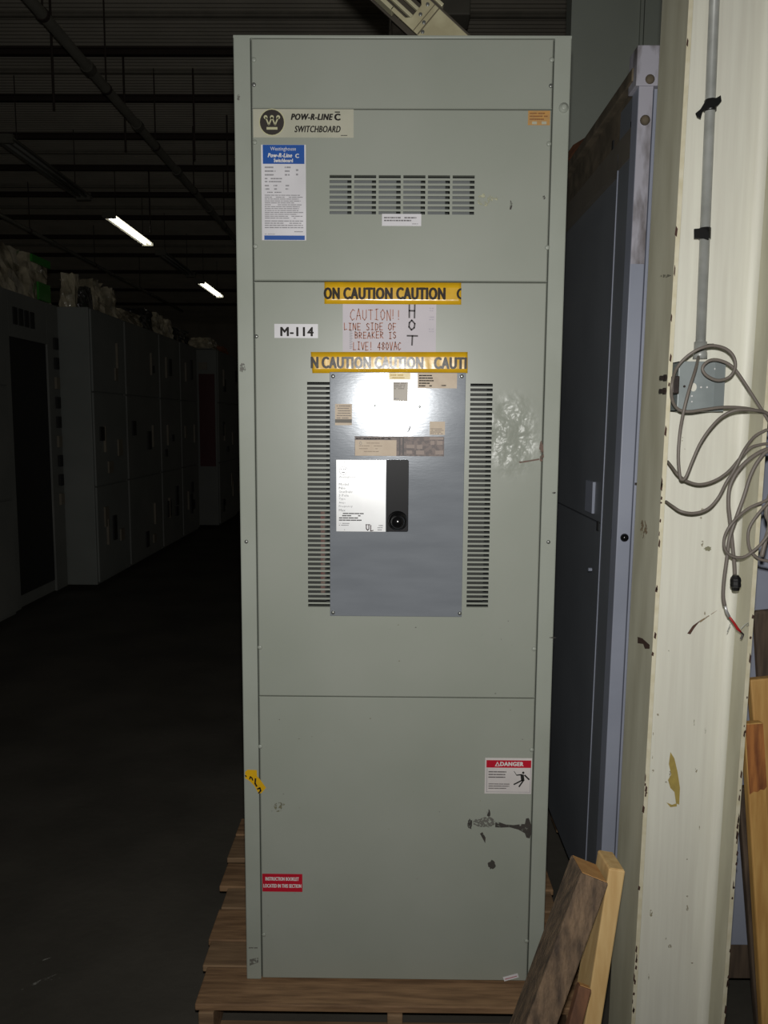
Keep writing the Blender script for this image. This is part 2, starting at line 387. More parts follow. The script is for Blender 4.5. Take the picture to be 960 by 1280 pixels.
# backing seen through the slots; dark sheets behind put the interior shade into colour
for h in topholes:
    MB().box(h[0]-.004, h[1]-colw*.20, Y0+.008, Y0+.0095, h[2]-.004, h[3]-.0065).build('vent_backing', LOUVER_BACK, p2)
    MB().box(h[0]-.006, h[1]+.006, Y0+.045, Y0+.047, h[2]-.02, h[3]+.03).build('vent_shade_sheet', GAP, p2)
for h, e in ((rv, .012), (lv, .010)):
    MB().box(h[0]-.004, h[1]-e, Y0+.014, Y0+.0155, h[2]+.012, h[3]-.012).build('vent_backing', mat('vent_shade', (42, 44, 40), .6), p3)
    MB().box(h[0]-.01, h[1]+.01, Y0+.06, Y0+.062, h[2]-.02, h[3]+.02).build('vent_shade_sheet', GAP, p3)
MB().box(lv[0]+.030, lv[0]+.040, Y0+.0132, Y0+.0138, lv[2]+.03, lv[2]+.235).build('bus_insulator', BUS, p3)

# screws
sm = MB().lathe((0, 0, 0), (0, -1, 0), [(-.001, .0048), (.0015, .0048), (.003, .0035), (.0034, .0012)], 10).mesh('screw', SCREW, True)[0]
pm_ = MB().lathe((0, 0, 0), (0, -1, 0), [(-.001, .0055), (.0015, .0055), (.0032, .004), (.0036, .0012)], 10).mesh('screw', PAINT_STILE, True)[0]
def screws(par, pts, me, y=Y0):
    for (x, y_) in pts: a = F(x, y_); place('screw', me, (a[0], y-.0015, a[1]), par)
screws(p1, ((317.5, 75), (689.5, 75)), pm_); screws(p1, ((317.5, 106), (688.5, 107.5)), sm)
screws(p2, ((318.5, 178), (686, 180), (319.5, 308), (684, 309.5)), pm_)
screws(p3, ((320.5, 420.5),), sm); screws(p3, ((325, 809), (667.5, 811)), pm_)
screws(p4, ((325.5, 933), (664.5, 937), (330, 1168), (658, 1176)), pm_)
screws(sb, ((308, 677), (685.5, 677.5)), sm)
bolt = MB().lathe((F(704.5, 135)[0], Y0, F(704.5, 135)[1]), (0, -1, 0), [(-.001, .011), (.003, .011), (.003, .007), (.008, .0065), (.009, .004)], 14).build('hinge_bolt', PAINT_STILE, sb, True)

# ---- stickers and writing
def sheet(name, r, m, parent=sb, th=.0006, y=Y0, bevel=0, label=None):
    return MB().box(r[0], r[1], y-th, y, r[2], r[3]).build(name, m, parent, label=label)
def text(body, r, m, parent, y, shear=0.0, bold=0.0, name='lettering', flip=False, res=3):
    cu = bpy.data.curves.new('t', 'FONT'); cu.body = body; cu.size = 1; cu.space_character = 1.0+1.6*bold; cu.resolution_u = res
    ob = bpy.data.objects.new('t', cu); COL.objects.link(ob)
    dg = bpy.context.evaluated_depsgraph_get()
    me = bpy.data.meshes.new_from_object(ob.evaluated_get(dg))
    bpy.data.objects.remove(ob); bpy.data.curves.remove(cu)
    vs = [(v.co.x+shear*v.co.y, v.co.y) for v in me.vertices]; fs = [tuple(p.vertices) for p in me.polygons]
    bpy.data.meshes.remove(me)
    lo = [min(v[i] for v in vs) for i in (0, 1)]; hi = [max(v[i] for v in vs) for i in (0, 1)]
    b = MB(); b.v = [Vector((r[0]+(v[0]-lo[0])/(hi[0]-lo[0])*(r[1]-r[0]), y, r[2]+(v[1]-lo[1])/(hi[1]-lo[1])*(r[3]-r[2]))) for v in vs]; b.f = list(fs)
    if bold:
        base = list(b.v); g = bold*(r[3]-r[2])
        for k, (dx, dz) in enumerate(((1, 0), (-1, 0), (0, .55), (0, -.55), (.7, .4), (-.7, .4), (.7, -.4), (-.7, -.4))):
            b.add([p+Vector((dx*g, .000004*(k+1), dz*g)) for p in base], fs)
    return b.build(name, m, parent, fix=False)
rnd = random.Random(4)
def fine_print(r, rows, m, parent, y, dens=.8, h=.5, name='fine_print', word=(.03, .09)):
    # illegible small print: rows of broken dashes
    b = MB(); W = r[1]-r[0]; H = (r[3]-r[2])/rows
    for k in range(rows):
        x = r[0]; z = r[3]-(k+.5)*H; end = r[0]+W*rnd.uniform(.75, 1)
        while x < end:
            w = W*rnd.uniform(*word); w = min(w, end-x)
            if rnd.random() < dens and w > W*.01: b.add([(x, y, z-H*h/2), (x+w, y, z-H*h/2), (x+w, y, z+H*h/2), (x, y, z+H*h/2)], [(0, 1, 2, 3)])
            x += w+W*.012
    return b.build(name, m, parent, fix=False)
def disc(cx, cz, r, y, n=24): return [(cx+r*math.cos(2*math.pi*k/n), y, cz+r*math.sin(2*math.pi*k/n)) for k in range(n)]
def crown_logo(cx, cz, R, y, dark, light, parent, ring=True):
    if ring: MB().add(disc(cx, cz, R*1.08, y), [tuple(range(24))]).build('logo_ring', light, parent, fix=False)
    MB().add(disc(cx, cz, R, y-.0001), [tuple(range(24))]).build('logo_disc', dark, parent, fix=False)
    b = MB(); yy = y-.0002
    def seg(p, q, w):
        p, q = Vector((p[0], 0, p[1])), Vector((q[0], 0, q[1])); d = (q-p).normalized(); n = Vector((-d.z, 0, d.x))*w
        b.add([Vector((cx, yy, cz))+v*R for v in (p-n, q-n, q+n, p+n)], [(0, 1, 2, 3)])
    tops = ((-.52, .40), (0, .40), (.52, .40)); bots = ((-.26, -.22), (.26, -.22))
    for t in tops: b.add(disc(cx+t[0]*R, cz+t[1]*R, R*.16, yy, 12), [tuple(range(12))])
    seg(tops[0], bots[0], .055); seg(bots[0], tops[1], .055); seg(tops[1], bots[1], .055); seg(bots[1], tops[2], .055)
    seg((-.45, -.48), (.45, -.48), .10)
    b.build('logo_crown', light, parent, fix=False)

# nameplate
np_ = sheet('nameplate', rect(316.5, 136.5, 442, 172), CREAM, label='cream nameplate with round crown logo')
yt = Y0-.0008
c = F(340, 153); crown_logo(c[0], c[1], .0275, yt, mat('logo_dark', (52, 46, 42), .5), mat('logo_cream', (200, 198, 160), .5), np_)
text('POW-R-LINE', rect(364, 142.5, 416, 150), INK, np_, yt, .25, .08)
text('C', rect(418.5, 142.5, 425, 150.5), INK, np_, yt, 0, .1)
MB().add([(q[0], yt, q[1]) for q in (F(418.5, 141), F(425, 141), F(425, 139.6), F(418.5, 139.6))], [(0, 1, 2, 3)]).build('lettering', INK, np_, fix=False)
text('SWITCHBOARD', rect(368.5, 157.5, 425.5, 165.5), INK, np_, yt, .22, .045)
fine_print(rect(426, 168.5, 436, 170.5), 1, INK, np_, yt, 1, .5)

# white information label with blue header
il = sheet('information_label', rect(327, 181, 382.5, 300.5), WHITE, label='tall white information label with blue header')
MB().box(*rect(328.5, 181.2, 380.5, 205)[:2], yt-.0001, yt+.0001, *rect(328.5, 181.2, 380.5, 205)[2:]).build('blue_header', BLUE, il)
MB().box(*rect(330.5, 294.5, 381, 300)[:2], yt-.0001, yt+.0001, *rect(330.5, 294.5, 381, 300)[2:]).build('blue_footer', BLUE, il)
yh = yt-.0003
text('Westinghouse', rect(338, 183.8, 370, 189.8), LABELTXT, il, yh)
text('Pow-R-Line', rect(335, 191.8, 365, 196.8), LABELTXT, il, yh, .25, .07)
text('C', rect(369.5, 192.5, 373.5, 197.5), LABELTXT, il, yh, 0, .08)
text('Switchboard', rect(342.5, 198.5, 366, 203), LABELTXT, il, yh, 0, .06)
for (x0, y0, x1, y1, rows, d) in ((331, 207, 345, 221, 3, .9), (356, 207, 364, 221, 3, .9), (370, 210, 373, 221, 2, .9), (331, 221.5, 353, 229, 2, .9),
        (331, 230, 337, 238.5, 2, .9), (342, 230, 347, 238.5, 2, .9), (357, 230, 362, 238.5, 2, .9), (331, 239, 352, 242, 1, .9),
        (331, 243, 379.5, 274, 13, .92), (331, 275, 379.5, 286, 4, .92), (368, 288.5, 379, 291, 1, .9), (331, 292, 348, 293.5, 1, .9)):
    fine_print(rect(x0, y0, x1, y1), rows, GREYINK, il, yt, d, .42, word=(.05, .16))
# thin white label below the vent
vl = sheet('vent_label', rect(477.5, 267.5, 526.5, 282.5), WHITE)
fine_print(rect(480, 270.5, 524, 277.5), 2, mat('print_grey', (120, 116, 118), .6), vl, yt, .95, .5)
fine_print(rect(515, 279, 524, 281), 1, GREYINK, vl, yt, .95, .5)
# orange sticker top right
og = sheet('caution_sticker', rect(660, 138.5, 687.5, 156.5), ORANGE, label='small orange warning sticker')
fine_print(rect(662, 140, 686, 151), 3, mat('brown_ink', (140, 92, 50), .6), og, yt, .9, .45)
for px in (665, 677): MB().box(*rect(px, 152, px+6, 155.5)[:2], yt-.0001, yt, *rect(px, 152, px+6, 155.5)[2:]).build('white_patch', CREAM, og)
# asset number
al = sheet('number_label', rect(343, 405, 397.5, 422.5), WHITE, label='white label reading M-114')
text('M-114', rect(351, 409, 391.5, 420), INK, al, yt, 0, .06)

# caution tapes: thin wavy ribbons
def ribbon(name, pts4, m, parent, label, nx=48, nz=4, amp=.00025, seed=1, yb=Y0-.0012):
    # pts4: pixel corners TL TR BR BL
    (ax, az), (bx, bz), (cx, cz), (dx, dz) = [F(*p) for p in pts4]
    rr = random.Random(seed); ph = [rr.uniform(0, 6.3) for _ in range(6)]
    b = MB()
    def off(u, v):
        return amp*(math.sin(37*u+ph[0]+2*v)+.7*math.sin(61*u+ph[1]-3*v)+.5*math.sin(19*u+9*v+ph[2]))
    for j in range(nz+1):
        for i in range(nx+1):
            u, v = i/nx, j/nz
            x = (ax*(1-u)+bx*u)*(1-v)+(dx*(1-u)+cx*u)*v; z = (az*(1-u)+bz*u)*(1-v)+(dz*(1-u)+cz*u)*v
            b.v.append(Vector((x, yb-abs(off(u, v)), z)))
    for j in range(nz):
        for i in range(nx):
            k = j*(nx+1)+i; b.f.append((k, k+1, k+nx+2, k+nx+1))
    o = b.build(name, m, parent, True, label=label, fix=False)
    s = o.modifiers.new('thickness', 'SOLIDIFY'); s.thickness = .0003; s.offset = 0
    return o
t1 = ribbon('caution_tape', ((405.5, 352.5), (576.5, 353.5), (576.5, 381), (405.5, 380)), YELLOW, sb, 'yellow caution tape above the handwritten sheet', seed=3)
yc = Y0-.0036
text('ON', rect(405.6, 360, 424, 374), TAPEINK, t1, yc, 0, .07)
text('CAUTION', rect(430, 360, 490, 374.2), TAPEINK, t1, yc, 0, .07)
text('CAUTION', rect(496, 360, 556, 374.5), TAPEINK, t1, yc, 0, .07)
# the letter cut off by the end of the tape
def half_c(r, y, parent):
    b = MB(); n = 10; o, i = [], []
    cx, cz = r[1], (r[2]+r[3])/2; a, h = r[1]-r[0], (r[3]-r[2])/2
    for k in range(n+1):
        t = math.pi/2+math.pi*k/n
        o.append((cx+a*math.cos(t), y, cz+h*math.sin(t))); i.append((cx+(a-.0055)*math.cos(t)*1, y, cz+(h-.0045)*math.sin(t)))
    for k in range(n): b.add([o[k], o[k+1], i[k+1], i[k]], [(0, 1, 2, 3)])
    b.build('lettering', TAPEINK, parent, fix=False)
half_c(rect(570.5, 360.5, 576.4, 374.5), yc, t1)
t2 = ribbon('caution_tape', ((388.5, 440), (584.5, 440), (584.5, 466.5), (390.5, 466.5)), YELLOW, sb, 'yellow caution tape along the top of the breaker cover', nx=64, amp=.0004, seed=8)
text('N', rect(389.5, 446.5, 397.5, 460), TAPEINK, t2, yc-.0006, 0, .07)
text('CAUTION', rect(403, 446.5, 463, 460.3), TAPEINK, t2, yc-.0006, 0, .07)
text('CAUTION', rect(469, 446.5, 528.5, 460.6), TAPEINK, t2, yc-.0006, 0, .07)
text('CAUTI', rect(543, 447, 582.5, 461), TAPEINK, t2, yc-.0006, 0, .07)

# handwritten sheet
hs = sheet('handwritten_sheet', rect(428.5, 380, 545, 440), PAPER, label='white paper sheet with handwritten warning', th=.0008)
STROKES = {'A': [[(0, 0), (.5, 1), (1, 0)], [(.2, .4), (.85, .42)]], 'B': [[(.1, 0), (.1, 1), (.8, .85), (.75, .6), (.1, .52), (.9, .35), (.8, .05), (.1, 0)]],
 'C': [[(1, .85), (.6, 1), (.1, .7), (.05, .3), (.45, 0), (1, .15)]], 'D': [[(.1, 0), (.1, 1), (.8, .8), (.95, .4), (.6, .05), (.1, 0)]],
 'E': [[(.95, 1), (.1, 1), (.1, 0), (.95, 0)], [(.1, .5), (.8, .5)]], 'F': [[(.9, 1), (.1, 1), (.1, 0)], [(.1, .5), (.8, .52)]],
 'G': [[(1, .85), (.6, 1), (.1, .7), (.05, .3), (.45, 0), (.95, .1), (.95, .45), (.55, .45)]],
 'H': [[(.1, 0), (.1, 1)], [(.9, 0), (.9, 1)], [(.1, .5), (.9, .5)]], 'I': [[(.5, 0), (.5, 1)], [(.15, 1), (.85, 1)], [(.15, 0), (.85, 0)]],
 'K': [[(.1, 0), (.1, 1)], [(.9, 1), (.1, .45), (.95, 0)]], 'L': [[(.1, 1), (.1, 0), (.9, .05)]], 'N': [[(.1, 0), (.1, 1), (.9, 0), (.9, 1)]],
 'O': [[(.5, 1), (.1, .75), (.05, .3), (.45, 0), (.9, .25), (.95, .7), (.5, 1)]], 'R': [[(.1, 0), (.1, 1), (.8, .85), (.75, .58), (.1, .5), (.95, 0)]],
 'S': [[(.95, .85), (.5, 1), (.1, .8), (.3, .55), (.8, .42), (.9, .15), (.5, 0), (.05, .12)]], 'T': [[(.5, 0), (.5, 1)], [(0, 1), (1, 1)]],
 'U': [[(.1, 1), (.1, .25), (.5, 0), (.9, .25), (.9, 1)]], 'V': [[(0, 1), (.5, 0), (1, 1)]], '!': [[(.5, 1), (.5, .3)], [(.5, .1), (.5, 0)]],
 '4': [[(.7, 0), (.7, 1), (.05, .35), (.95, .35)]], '8': [[(.5, .52), (.15, .75), (.5, 1), (.85, .75), (.5, .52), (.1, .25), (.5, 0), (.9, .25), (.5, .52)]],
 '0': [[(.5, 1), (.1, .7), (.1, .3), (.5, 0), (.9, .3), (.9, .7), (.5, 1)]], ' ': []}
hrnd = random.Random(11)
def hand(body, r, m, w, parent, y, vertical=False):
    b = MB(); n = len(body); cw_ = (r[1]-r[0])/n
    for k, ch in enumerate(body):
        jz = hrnd.uniform(-.05, .05)
        for st in STROKES[ch]:
            P = []
            for (u, v) in st:
                u += hrnd.uniform(-.04, .04); v += jz+hrnd.uniform(-.04, .04)
                P.append(Vector((r[0]+(k+.1+u*.72)*cw_, y, r[2]+v*(r[3]-r[2]))))
            for p, q in zip(P, P[1:]):
                d = (q-p); 
                if d.length < 1e-6: continue
                d.normalize(); nn = Vector((-d.z, 0, d.x))*w; e = d*w*.6
                b.add([p-nn-e, q-nn+e, q+nn+e, p+nn-e], [(0, 1, 2, 3)])
    return b.build('handwriting', m, parent, fix=False)
yp = Y0-.0010
hand('CAUTION', rect(437, 387, 490, 400), MARKER_RED, .0010, hs, yp)
hand('!!', rect(488, 388, 502, 399), MARKER_RED, .0011, hs, yp)
hand('LINE SIDE OF', rect(429.5, 404, 496, 412.5), MARKER_RED, .0011, hs, yp)
hand('BREAKER IS', rect(443, 415, 496, 423), MARKER_RED, .0011, hs, yp)
hand('LIVE! 480VAC', rect(441, 428, 502, 437.5), MARKER_RED, .0011, hs, yp)
DARKMARK = mat('dark_marker', (82, 76, 78), .6)
hand('H', rect(509.5, 381, 521, 398), DARKMARK, .0019, hs, yp)
hand('O', rect(509.5, 401, 521, 413), DARKMARK, .0019, hs, yp)
hand('T', rect(507, 420, 525, 432), DARKMARK, .0019, hs, yp)
b = MB(); xs_ = F(438.5, 414)[0]; z0_, z1_ = F(438, 436)[1], F(438, 412)[1]
for k in range(14):
    z = z0_+(z1_-z0_)*k/14; b.add([(xs_-.003, yp, z), (xs_+.002+.003*(k % 2), yp, z+.001), (xs_+.003, yp, z+.0022), (xs_-.003, yp, z+.0012)], [(0, 1, 2, 3)])
b.build('handwriting', GREYINK, hs, fix=False)
for yy in (387, 398, 413): fine_print(rect(536, yy-3, 543, yy+3), 2, mat('ghost_ink', (186, 180, 190), .6), hs, yp, .8, .5)

# ---- breaker cover
CY = Y0-.005
cr = rect(412.5, 465.5, 579.5, 770)
cv = MB().box(cr[0], cr[1], CY, Y0-.0001, cr[2], cr[3]).build('breaker_cover', STEEL, sb, bevel=.0012, label='blue-grey zinc steel cover plate')
def FC(x, y, Y=CY): p = onY(x, y, Y); return p.x, p.z
screws(cv, ((416.5, 470.5), (577, 470.5), (416.5, 765), (574.5, 766)), sm, CY)
small = MB().lathe((0, 0, 0), (0, -1, 0), [(-.001, .003), (.001, .003), (.0016, .001)], 8).mesh('screw', SCREW, True)[0]
screws(cv, ((469, 507), (524.5, 508.5)), small, CY)
ya = CY-.0006; yb_ = ya-.0002
def csheet(name, px, m, par=cv, th=.0004): return sheet(name, rect(*px), m, par, th, CY)
pl = csheet('yellow_sticker', (486, 466.3, 513, 475), PALEYEL)
fine_print(rect(488, 467.5, 511, 474), 2, mat('gold_ink', (214, 180, 90), .5), pl, yb_, .8, .5)
l1 = csheet('rating_label', (522, 466.5, 571, 485.5), BEIGE); fine_print(rect(523.5, 468, 545, 484), 5, INK, l1, yb_, .9, .45, word=(.08, .3))
fine_print(rect(551, 480.5, 558, 483.5), 1, INK, l1, yb_, .9, .5)
l2 = csheet('catalogue_label', (491, 477.5, 510, 501.5), mat('grey_beige_label', (188, 180, 168), .5)); fine_print(rect(492.5, 478.5, 508.5, 487), 4, mat('print_mid', (140, 130, 122), .6), l2, yb_, .9, .45)
fine_print(rect(492.5, 497, 500, 500), 1, GREYINK, l2, yb_, .9, .5)
l3 = csheet('torque_label', (419, 505, 440, 531.5), BEIGE); fine_print(rect(421, 506, 439, 524), 6, mat('print_mid', (140, 130, 122), .6), l3, yb_, .85, .4)
MB().box(*rect(419, 524, 440, 528.5)[:2], yb_-.0001, yb_, *rect(419, 524, 440, 528.5)[2:]).build('dark_band', mat('band_grey', (120, 114, 106), .6), l3)
l4 = csheet('inspection_label', (537, 527, 556, 543.5), BEIGE); fine_print(rect(538, 535, 555, 543), 4, mat('print_mid', (140, 130, 122), .6), l4, yb_, .9, .45)
l5 = csheet('rating_plate', (443.5, 545.5, 555, 570), BROWNLAB)
MB().box(*rect(444, 550, 495.5, 569.6)[:2], yb_-.0002, yb_, *rect(444, 550, 495.5, 569.6)[2:]).build('beige_field', BEIGE, l5)
fine_print(rect(445, 547, 492, 549.5), 1, INK, l5, yb_-.0002, .9, .5)
hand('O', rect(449, 552, 453, 556), GREYINK, .0004, l5, yb_-.0005)
fine_print(rect(449, 552, 478, 566), 4, mat('pencil', (168, 150, 132), .6), l5, yb_-.0004, .6, .25, word=(.06, .25))
for (x0, y0, x1, y1) in ((499, 547, 500.5, 569), (503, 547, 505, 569), (508, 556, 518, 560), (521, 556, 528, 561), (537, 546.5, 554, 549.5), (538, 551, 543, 556), (546, 551, 553, 556), (544, 563, 554, 568), (520, 563, 530, 568), (508, 563, 515, 567)):
    MB().box(*rect(x0, y0, x1, y1)[:2], yb_-.0002, yb_, *rect(x0, y0, x1, y1)[2:]).build('printed_field', mat('plate_pale', (156, 138, 128), .5) if x0 > 506 else mat('plate_dark', (66, 58, 58), .5), l5)

# ---- breaker face with handle
BY = CY-.004
br = rect(420.5, 574.5, 482.5, 664)
bf = MB().box(br[0], br[1], BY, CY, br[2], br[3]).build('breaker_face', ALU, sb, bevel=.0006, label='bright aluminium breaker face plate')
yf = BY-.0002
c = F(429.5, 588); 
b = MB(); 
for k in range(24):
    a0, a1 = 2*math.pi*k/24, 2*math.pi*(k+1)/24; R0, R1 = .0092, .0100
    b.add([(c[0]+R0*math.cos(a0), yf, c[1]+R0*math.sin(a0)), (c[0]+R0*math.cos(a1), yf, c[1]+R0*math.sin(a1)), (c[0]+R1*math.cos(a1), yf, c[1]+R1*math.sin(a1)), (c[0]+R1*math.cos(a0), yf, c[1]+R1*math.sin(a0))], [(0, 1, 2, 3)])
for dx in (-.0045, 0, .0045): b.add(disc(c[0]+dx, c[1]+.003, .0013, yf, 8), [tuple(range(8))])
b.add([(c[0]-.0035, yf, c[1]-.0055), (c[0]+.0035, yf, c[1]-.0055), (c[0]+.0035, yf, c[1]-.0035), (c[0]-.0035, yf, c[1]-.0035)], [(0, 1, 2, 3)])
b.build('logo_ring', GREYINK, bf, fix=False)
SOFT = mat('soft_grey_ink', (128, 128, 132), .5)
text('Westinghouse', rect(424, 594.5, 444.5, 598), SOFT, bf, yf, 0, 0, res=1)
for k, (s, w) in enumerate((('Model', .38), ('No', .36), ('Circuit Breaker', .40), ('3 Pole', .28), ('Type', .12), ('Amps', .14), ('Frequency', .30), ('Max', .13))):
    yy = 603.5+k*4.6
    text(s, rect(424, yy, 424+ (8 if len(s) < 5 else 12 if len(s) < 8 else 17), yy+3), SOFT, bf, yf, 0, 0, res=1)
fine_print(rect(424, 640, 456, 651), 4, mat('print_dark', (84, 82, 84), .6), bf, yf, .85, .5, word=(.08, .25))
fine_print(rect(424, 652.5, 439, 657), 2, SOFT, bf, yf, .9, .4)
fine_print(rect(472, 655, 480, 663), 3, SOFT, bf, yf, .8, .4)
DK = mat('print_maroon', (70, 44, 50), .6)
hand('UL', rect(457, 655.5, 468, 662.5), DK, .0011, bf, yf)
fine_print(rect(457, 654.5, 463, 656), 1, DK, bf, yf, 1, .7)
for p in ((431, 577.5), (431, 661.5)): a = F(*p); MB().add(disc(a[0], a[1], .0010, yf, 8), [tuple(range(8))]).build('rivet_dot', SOFT, bf, fix=False)
# black handle escutcheon (rounded on the right) with a sunken track and the knob of the handle
er = rect(483, 574.5, 510.5, 664)
def rrect(r, rad, sides=(0, 1, 1, 0), n=5):
    pts = []
    for (cx, cz, a0, s) in ((r[1]-rad, r[2]+rad, -90, sides[1]), (r[1]-rad, r[3]-rad, 0, sides[2]), (r[0]+rad, r[3]-rad, 90, sides[3]), (r[0]+rad, r[2]+rad, 180, sides[0])):
        if s:
            for k in range(n+1): a = math.radians(a0+90*k/n); pts.append((cx+rad*math.cos(a), cz+rad*math.sin(a)))
        else: pts.append((r[0] if cx < (r[0]+r[1])/2 else r[1], r[2] if cz < (r[2]+r[3])/2 else r[3]))
    return pts
es = MB().prism([(p[0], BY-.001, p[1]) for p in rrect(er, .004)], (0, BY*0+.005, 0)).build('handle_escutcheon', BLACK, sb, bevel=.0008)
fr_ = rect(486.5, 577.5, 507.5, 661)
for (a0, a1, z0, z1) in ((er[0], fr_[0], er[2], er[3]), (fr_[1], er[1]-.0012, er[2]+.003, er[3]-.003), (fr_[0], fr_[1], fr_[3], er[3]-.0005)):
    MB().box(a0+.0003, a1-.0003, BY-.0025, BY-.001, z0, z1).build('rim', BLACK, es)
k0 = F(497, 650)
hd = MB().lathe((k0[0], BY-.001, k0[1]), (0, -1, 0), [(0, .0235), (.004, .0235), (.008, .021), (.010, .0195), (.011, .016), (.018, .015), (.026, .0165), (.033, .0155), (.038, .0115), (.0405, .005), (.041, .001)], 24).build('breaker_handle', KNOB, sb, True, label='round black breaker handle knob')

# ---- lower stickers
dg_ = sheet('danger_sticker', rect(606, 947.5, 664.5, 992), mat('danger_white', (222, 216, 214), .45), label='white danger sticker with red banner')
r_ = rect(608, 950.2, 664, 959.5)
MB().box(r_[0], r_[1], yt-.0001, yt, r_[2], r_[3]).build('red_banner', RED, dg_)
text('DANGER', rect(625.5, 952.3, 654, 957.3), LABELTXT, dg_, yt-.0003, 0, .08)
a, b2, c2 = F(618.5, 957.6), F(625, 957.6), F(621.7, 951.7)
MB().add([(a[0], yt-.0003, a[1]), (b2[0], yt-.0003, b2[1]), (c2[0], yt-.0003, c2[1])], [(0, 1, 2)]).build('warning_triangle', LABELTXT, dg_, fix=False)
a, b2, c2 = F(620.2, 956.8), F(623.4, 956.8), F(621.7, 953.6)
MB().add([(a[0], yt-.0005, a[1]), (b2[0], yt-.0005, b2[1]), (c2[0], yt-.0005, c2[1])], [(0, 1, 2)]).build('warning_triangle', RED, dg_, fix=False)
fine_print(rect(610.5, 963, 638, 973), 3, mat('print_dark2', (110, 104, 104), .6), dg_, yt, .95, .42, word=(.12, .4))
fine_print(rect(610.5, 978.5, 638, 986.5), 3, mat('print_dark2', (110, 104, 104), .6), dg_, yt, .95, .38, word=(.12, .4))
for (x0, y0, x1, y1) in ((608.3, 960, 608.8, 990), (662.6, 960, 663.1, 990), (608.3, 989.6, 663.1, 990)):
    MB().box(*rect(x0, y0, x1, y1)[:2], yt-.0001, yt, *rect(x0, y0, x1, y1)[2:]).build('border_line', GREYINK, dg_)
b = MB()
def limb(p, q, w):
    p, q = [Vector((F(*k)[0], yt-.0002, F(*k)[1])) for k in (p, q)]; d = (q-p).normalized(); n_ = Vector((-d.z, 0, d.x))*w
    b.add([p-n_, q-n_, q+n_, p+n_], [(0, 1, 2, 3)])
a = F(654, 965.7); b.add(disc(a[0], a[1], .0030, yt-.0002, 12), [tuple(range(12))])
limb((652.5, 968), (653.5, 976), .0042); limb((655.5, 968.5), (661.5, 974.5), .0019); limb((652.5, 968), (645.5, 968.8), .0015); limb((645.8, 969), (642.5, 963.8), .0007)
limb((652.8, 975), (642, 980.5), .0018); limb((654.5, 975), (648.5, 983.5), .0018)
b.build('shocked_figure', mat('figure_black', (34, 34, 34), .5), dg_, fix=False)

ib = sheet('instruction_sticker', rect(328, 1092.3, 378, 1114.5), RED, label='red instruction booklet sticker')
text('INSTRUCTION BOOKLET', rect(332, 1096.3, 373.5, 1100.6), LABELTXT, ib, yt, 0, .05)
text('LOCATED IN THIS SECTION', rect(329.5, 1105, 376.5, 1109.3), LABELTXT, ib, yt, 0, .05)
ws = MB().prism([(F(*p)[0], Y0-.0006, F(*p)[1]) for p in ((628.5, 1221.5), (647, 1216.5), (648.5, 1221.5), (630.5, 1226.5))], (0, .0005, 0)).build('torn_sticker', WHITE, sb)
a = [(F(*p)[0], Y0-.0008, F(*p)[1]) for p in ((631, 1223.3), (646, 1219.3), (646.3, 1220.3), (631.4, 1224.4))]
MB().add(a, [(0, 1, 2, 3)]).build('print_line', mat('pink_ink', (190, 120, 130), .6), ws, fix=False)
# torn bit of yellow tape on the stile
tp = [(306.5, 964.5), (309.5, 962), (321, 962.5), (321.5, 970), (325, 974), (332.5, 984.5), (327, 991), (323.5, 992), (318, 982), (312, 976), (306.5, 972.5)]
tt = MB().prism([(F(*p)[0], Y0-.0012, F(*p)[1]) for p in tp], (0, .001, 0)).build('torn_tape', YELLOW, sb)
b = MB()
def mark(pts, w=.0016):
    P = [Vector((F(*k)[0], Y0-.0016, F(*k)[1])) for k in pts]
    for p, q in zip(P, P[1:]):
        d = (q-p).normalized(); n_ = Vector((-d.z, 0, d.x))*w; b.add([p-n_-d*w*.5, q-n_+d*w*.5, q+n_+d*w*.5, p+n_-d*w*.5], [(0, 1, 2, 3)])
mark(((306.8, 969), (308, 970.5))); mark(((312.3, 973.5), (313, 970.5), (315, 972), (316, 975))); mark(((319.5, 973), (319, 979), (321, 982.5)), .002); mark(((322, 986), (325, 984.5), (326, 988), (323.5, 991)), .002)
b.build('lettering', INK, tt, fix=False)

# ---- scuffs and stains
def patch(pts, m, y=Y0-.0003, par=sb, name='scuff_mark'):
    n = len(pts); P = [(F(*p)[0], y, F(*p)[1]) for p in pts]
    return MB().add(P, [tuple(range(n))]).build(name, m, par, fix=False)
def blobpts(cx, cy, rx, ry, seed, n=18):
    q = random.Random(seed); return [(cx+rx*math.cos(2*math.pi*k/n)*q.uniform(.7, 1.2), cy+ry*math.sin(2*math.pi*k/n)*q.uniform(.7, 1.2)) for k in range(n)]
patch([(619, 1027), (625, 1028), (632, 1030.5), (642, 1031.3), (652, 1030), (656, 1030), (657.5, 1023), (661, 1022.5), (664, 1031), (664, 1042), (662, 1048), (658, 1047), (656, 1041.5), (648, 1037), (637, 1034), (626, 1034.5), (619, 1034)], SCUFF, par=p4)
patch(blobpts(606, 1028, 15, 6.5, 3), SCUFF_LIGHT, par=p4)
patch(blobpts(587.5, 1030, 3, 7, 4), SCUFF, par=p4); patch(blobpts(610.5, 1016.5, 2.4, 5, 5), SCUFF, par=p4)
patch([(600, 1042), (603, 1040), (607, 1047), (606.5, 1054)], SCUFF, par=p4); patch(blobpts(615, 1081, 5, 6, 7), SCUFF, par=p4)
patch(blobpts(349, 1009, 8, 6, 8), STAIN, par=p4); patch(blobpts(606, 250, 11, 8, 9), PALE_SMEAR, par=p2); patch(blobpts(622, 247, 8, 3, 10), PALE_SMEAR, par=p2)
patch([(638, 250), (641, 255), (639, 262), (637, 262)], SCUFF, par=p2); patch(blobpts(680, 247, 2, 2.5, 12), SCUFF, par=p2)
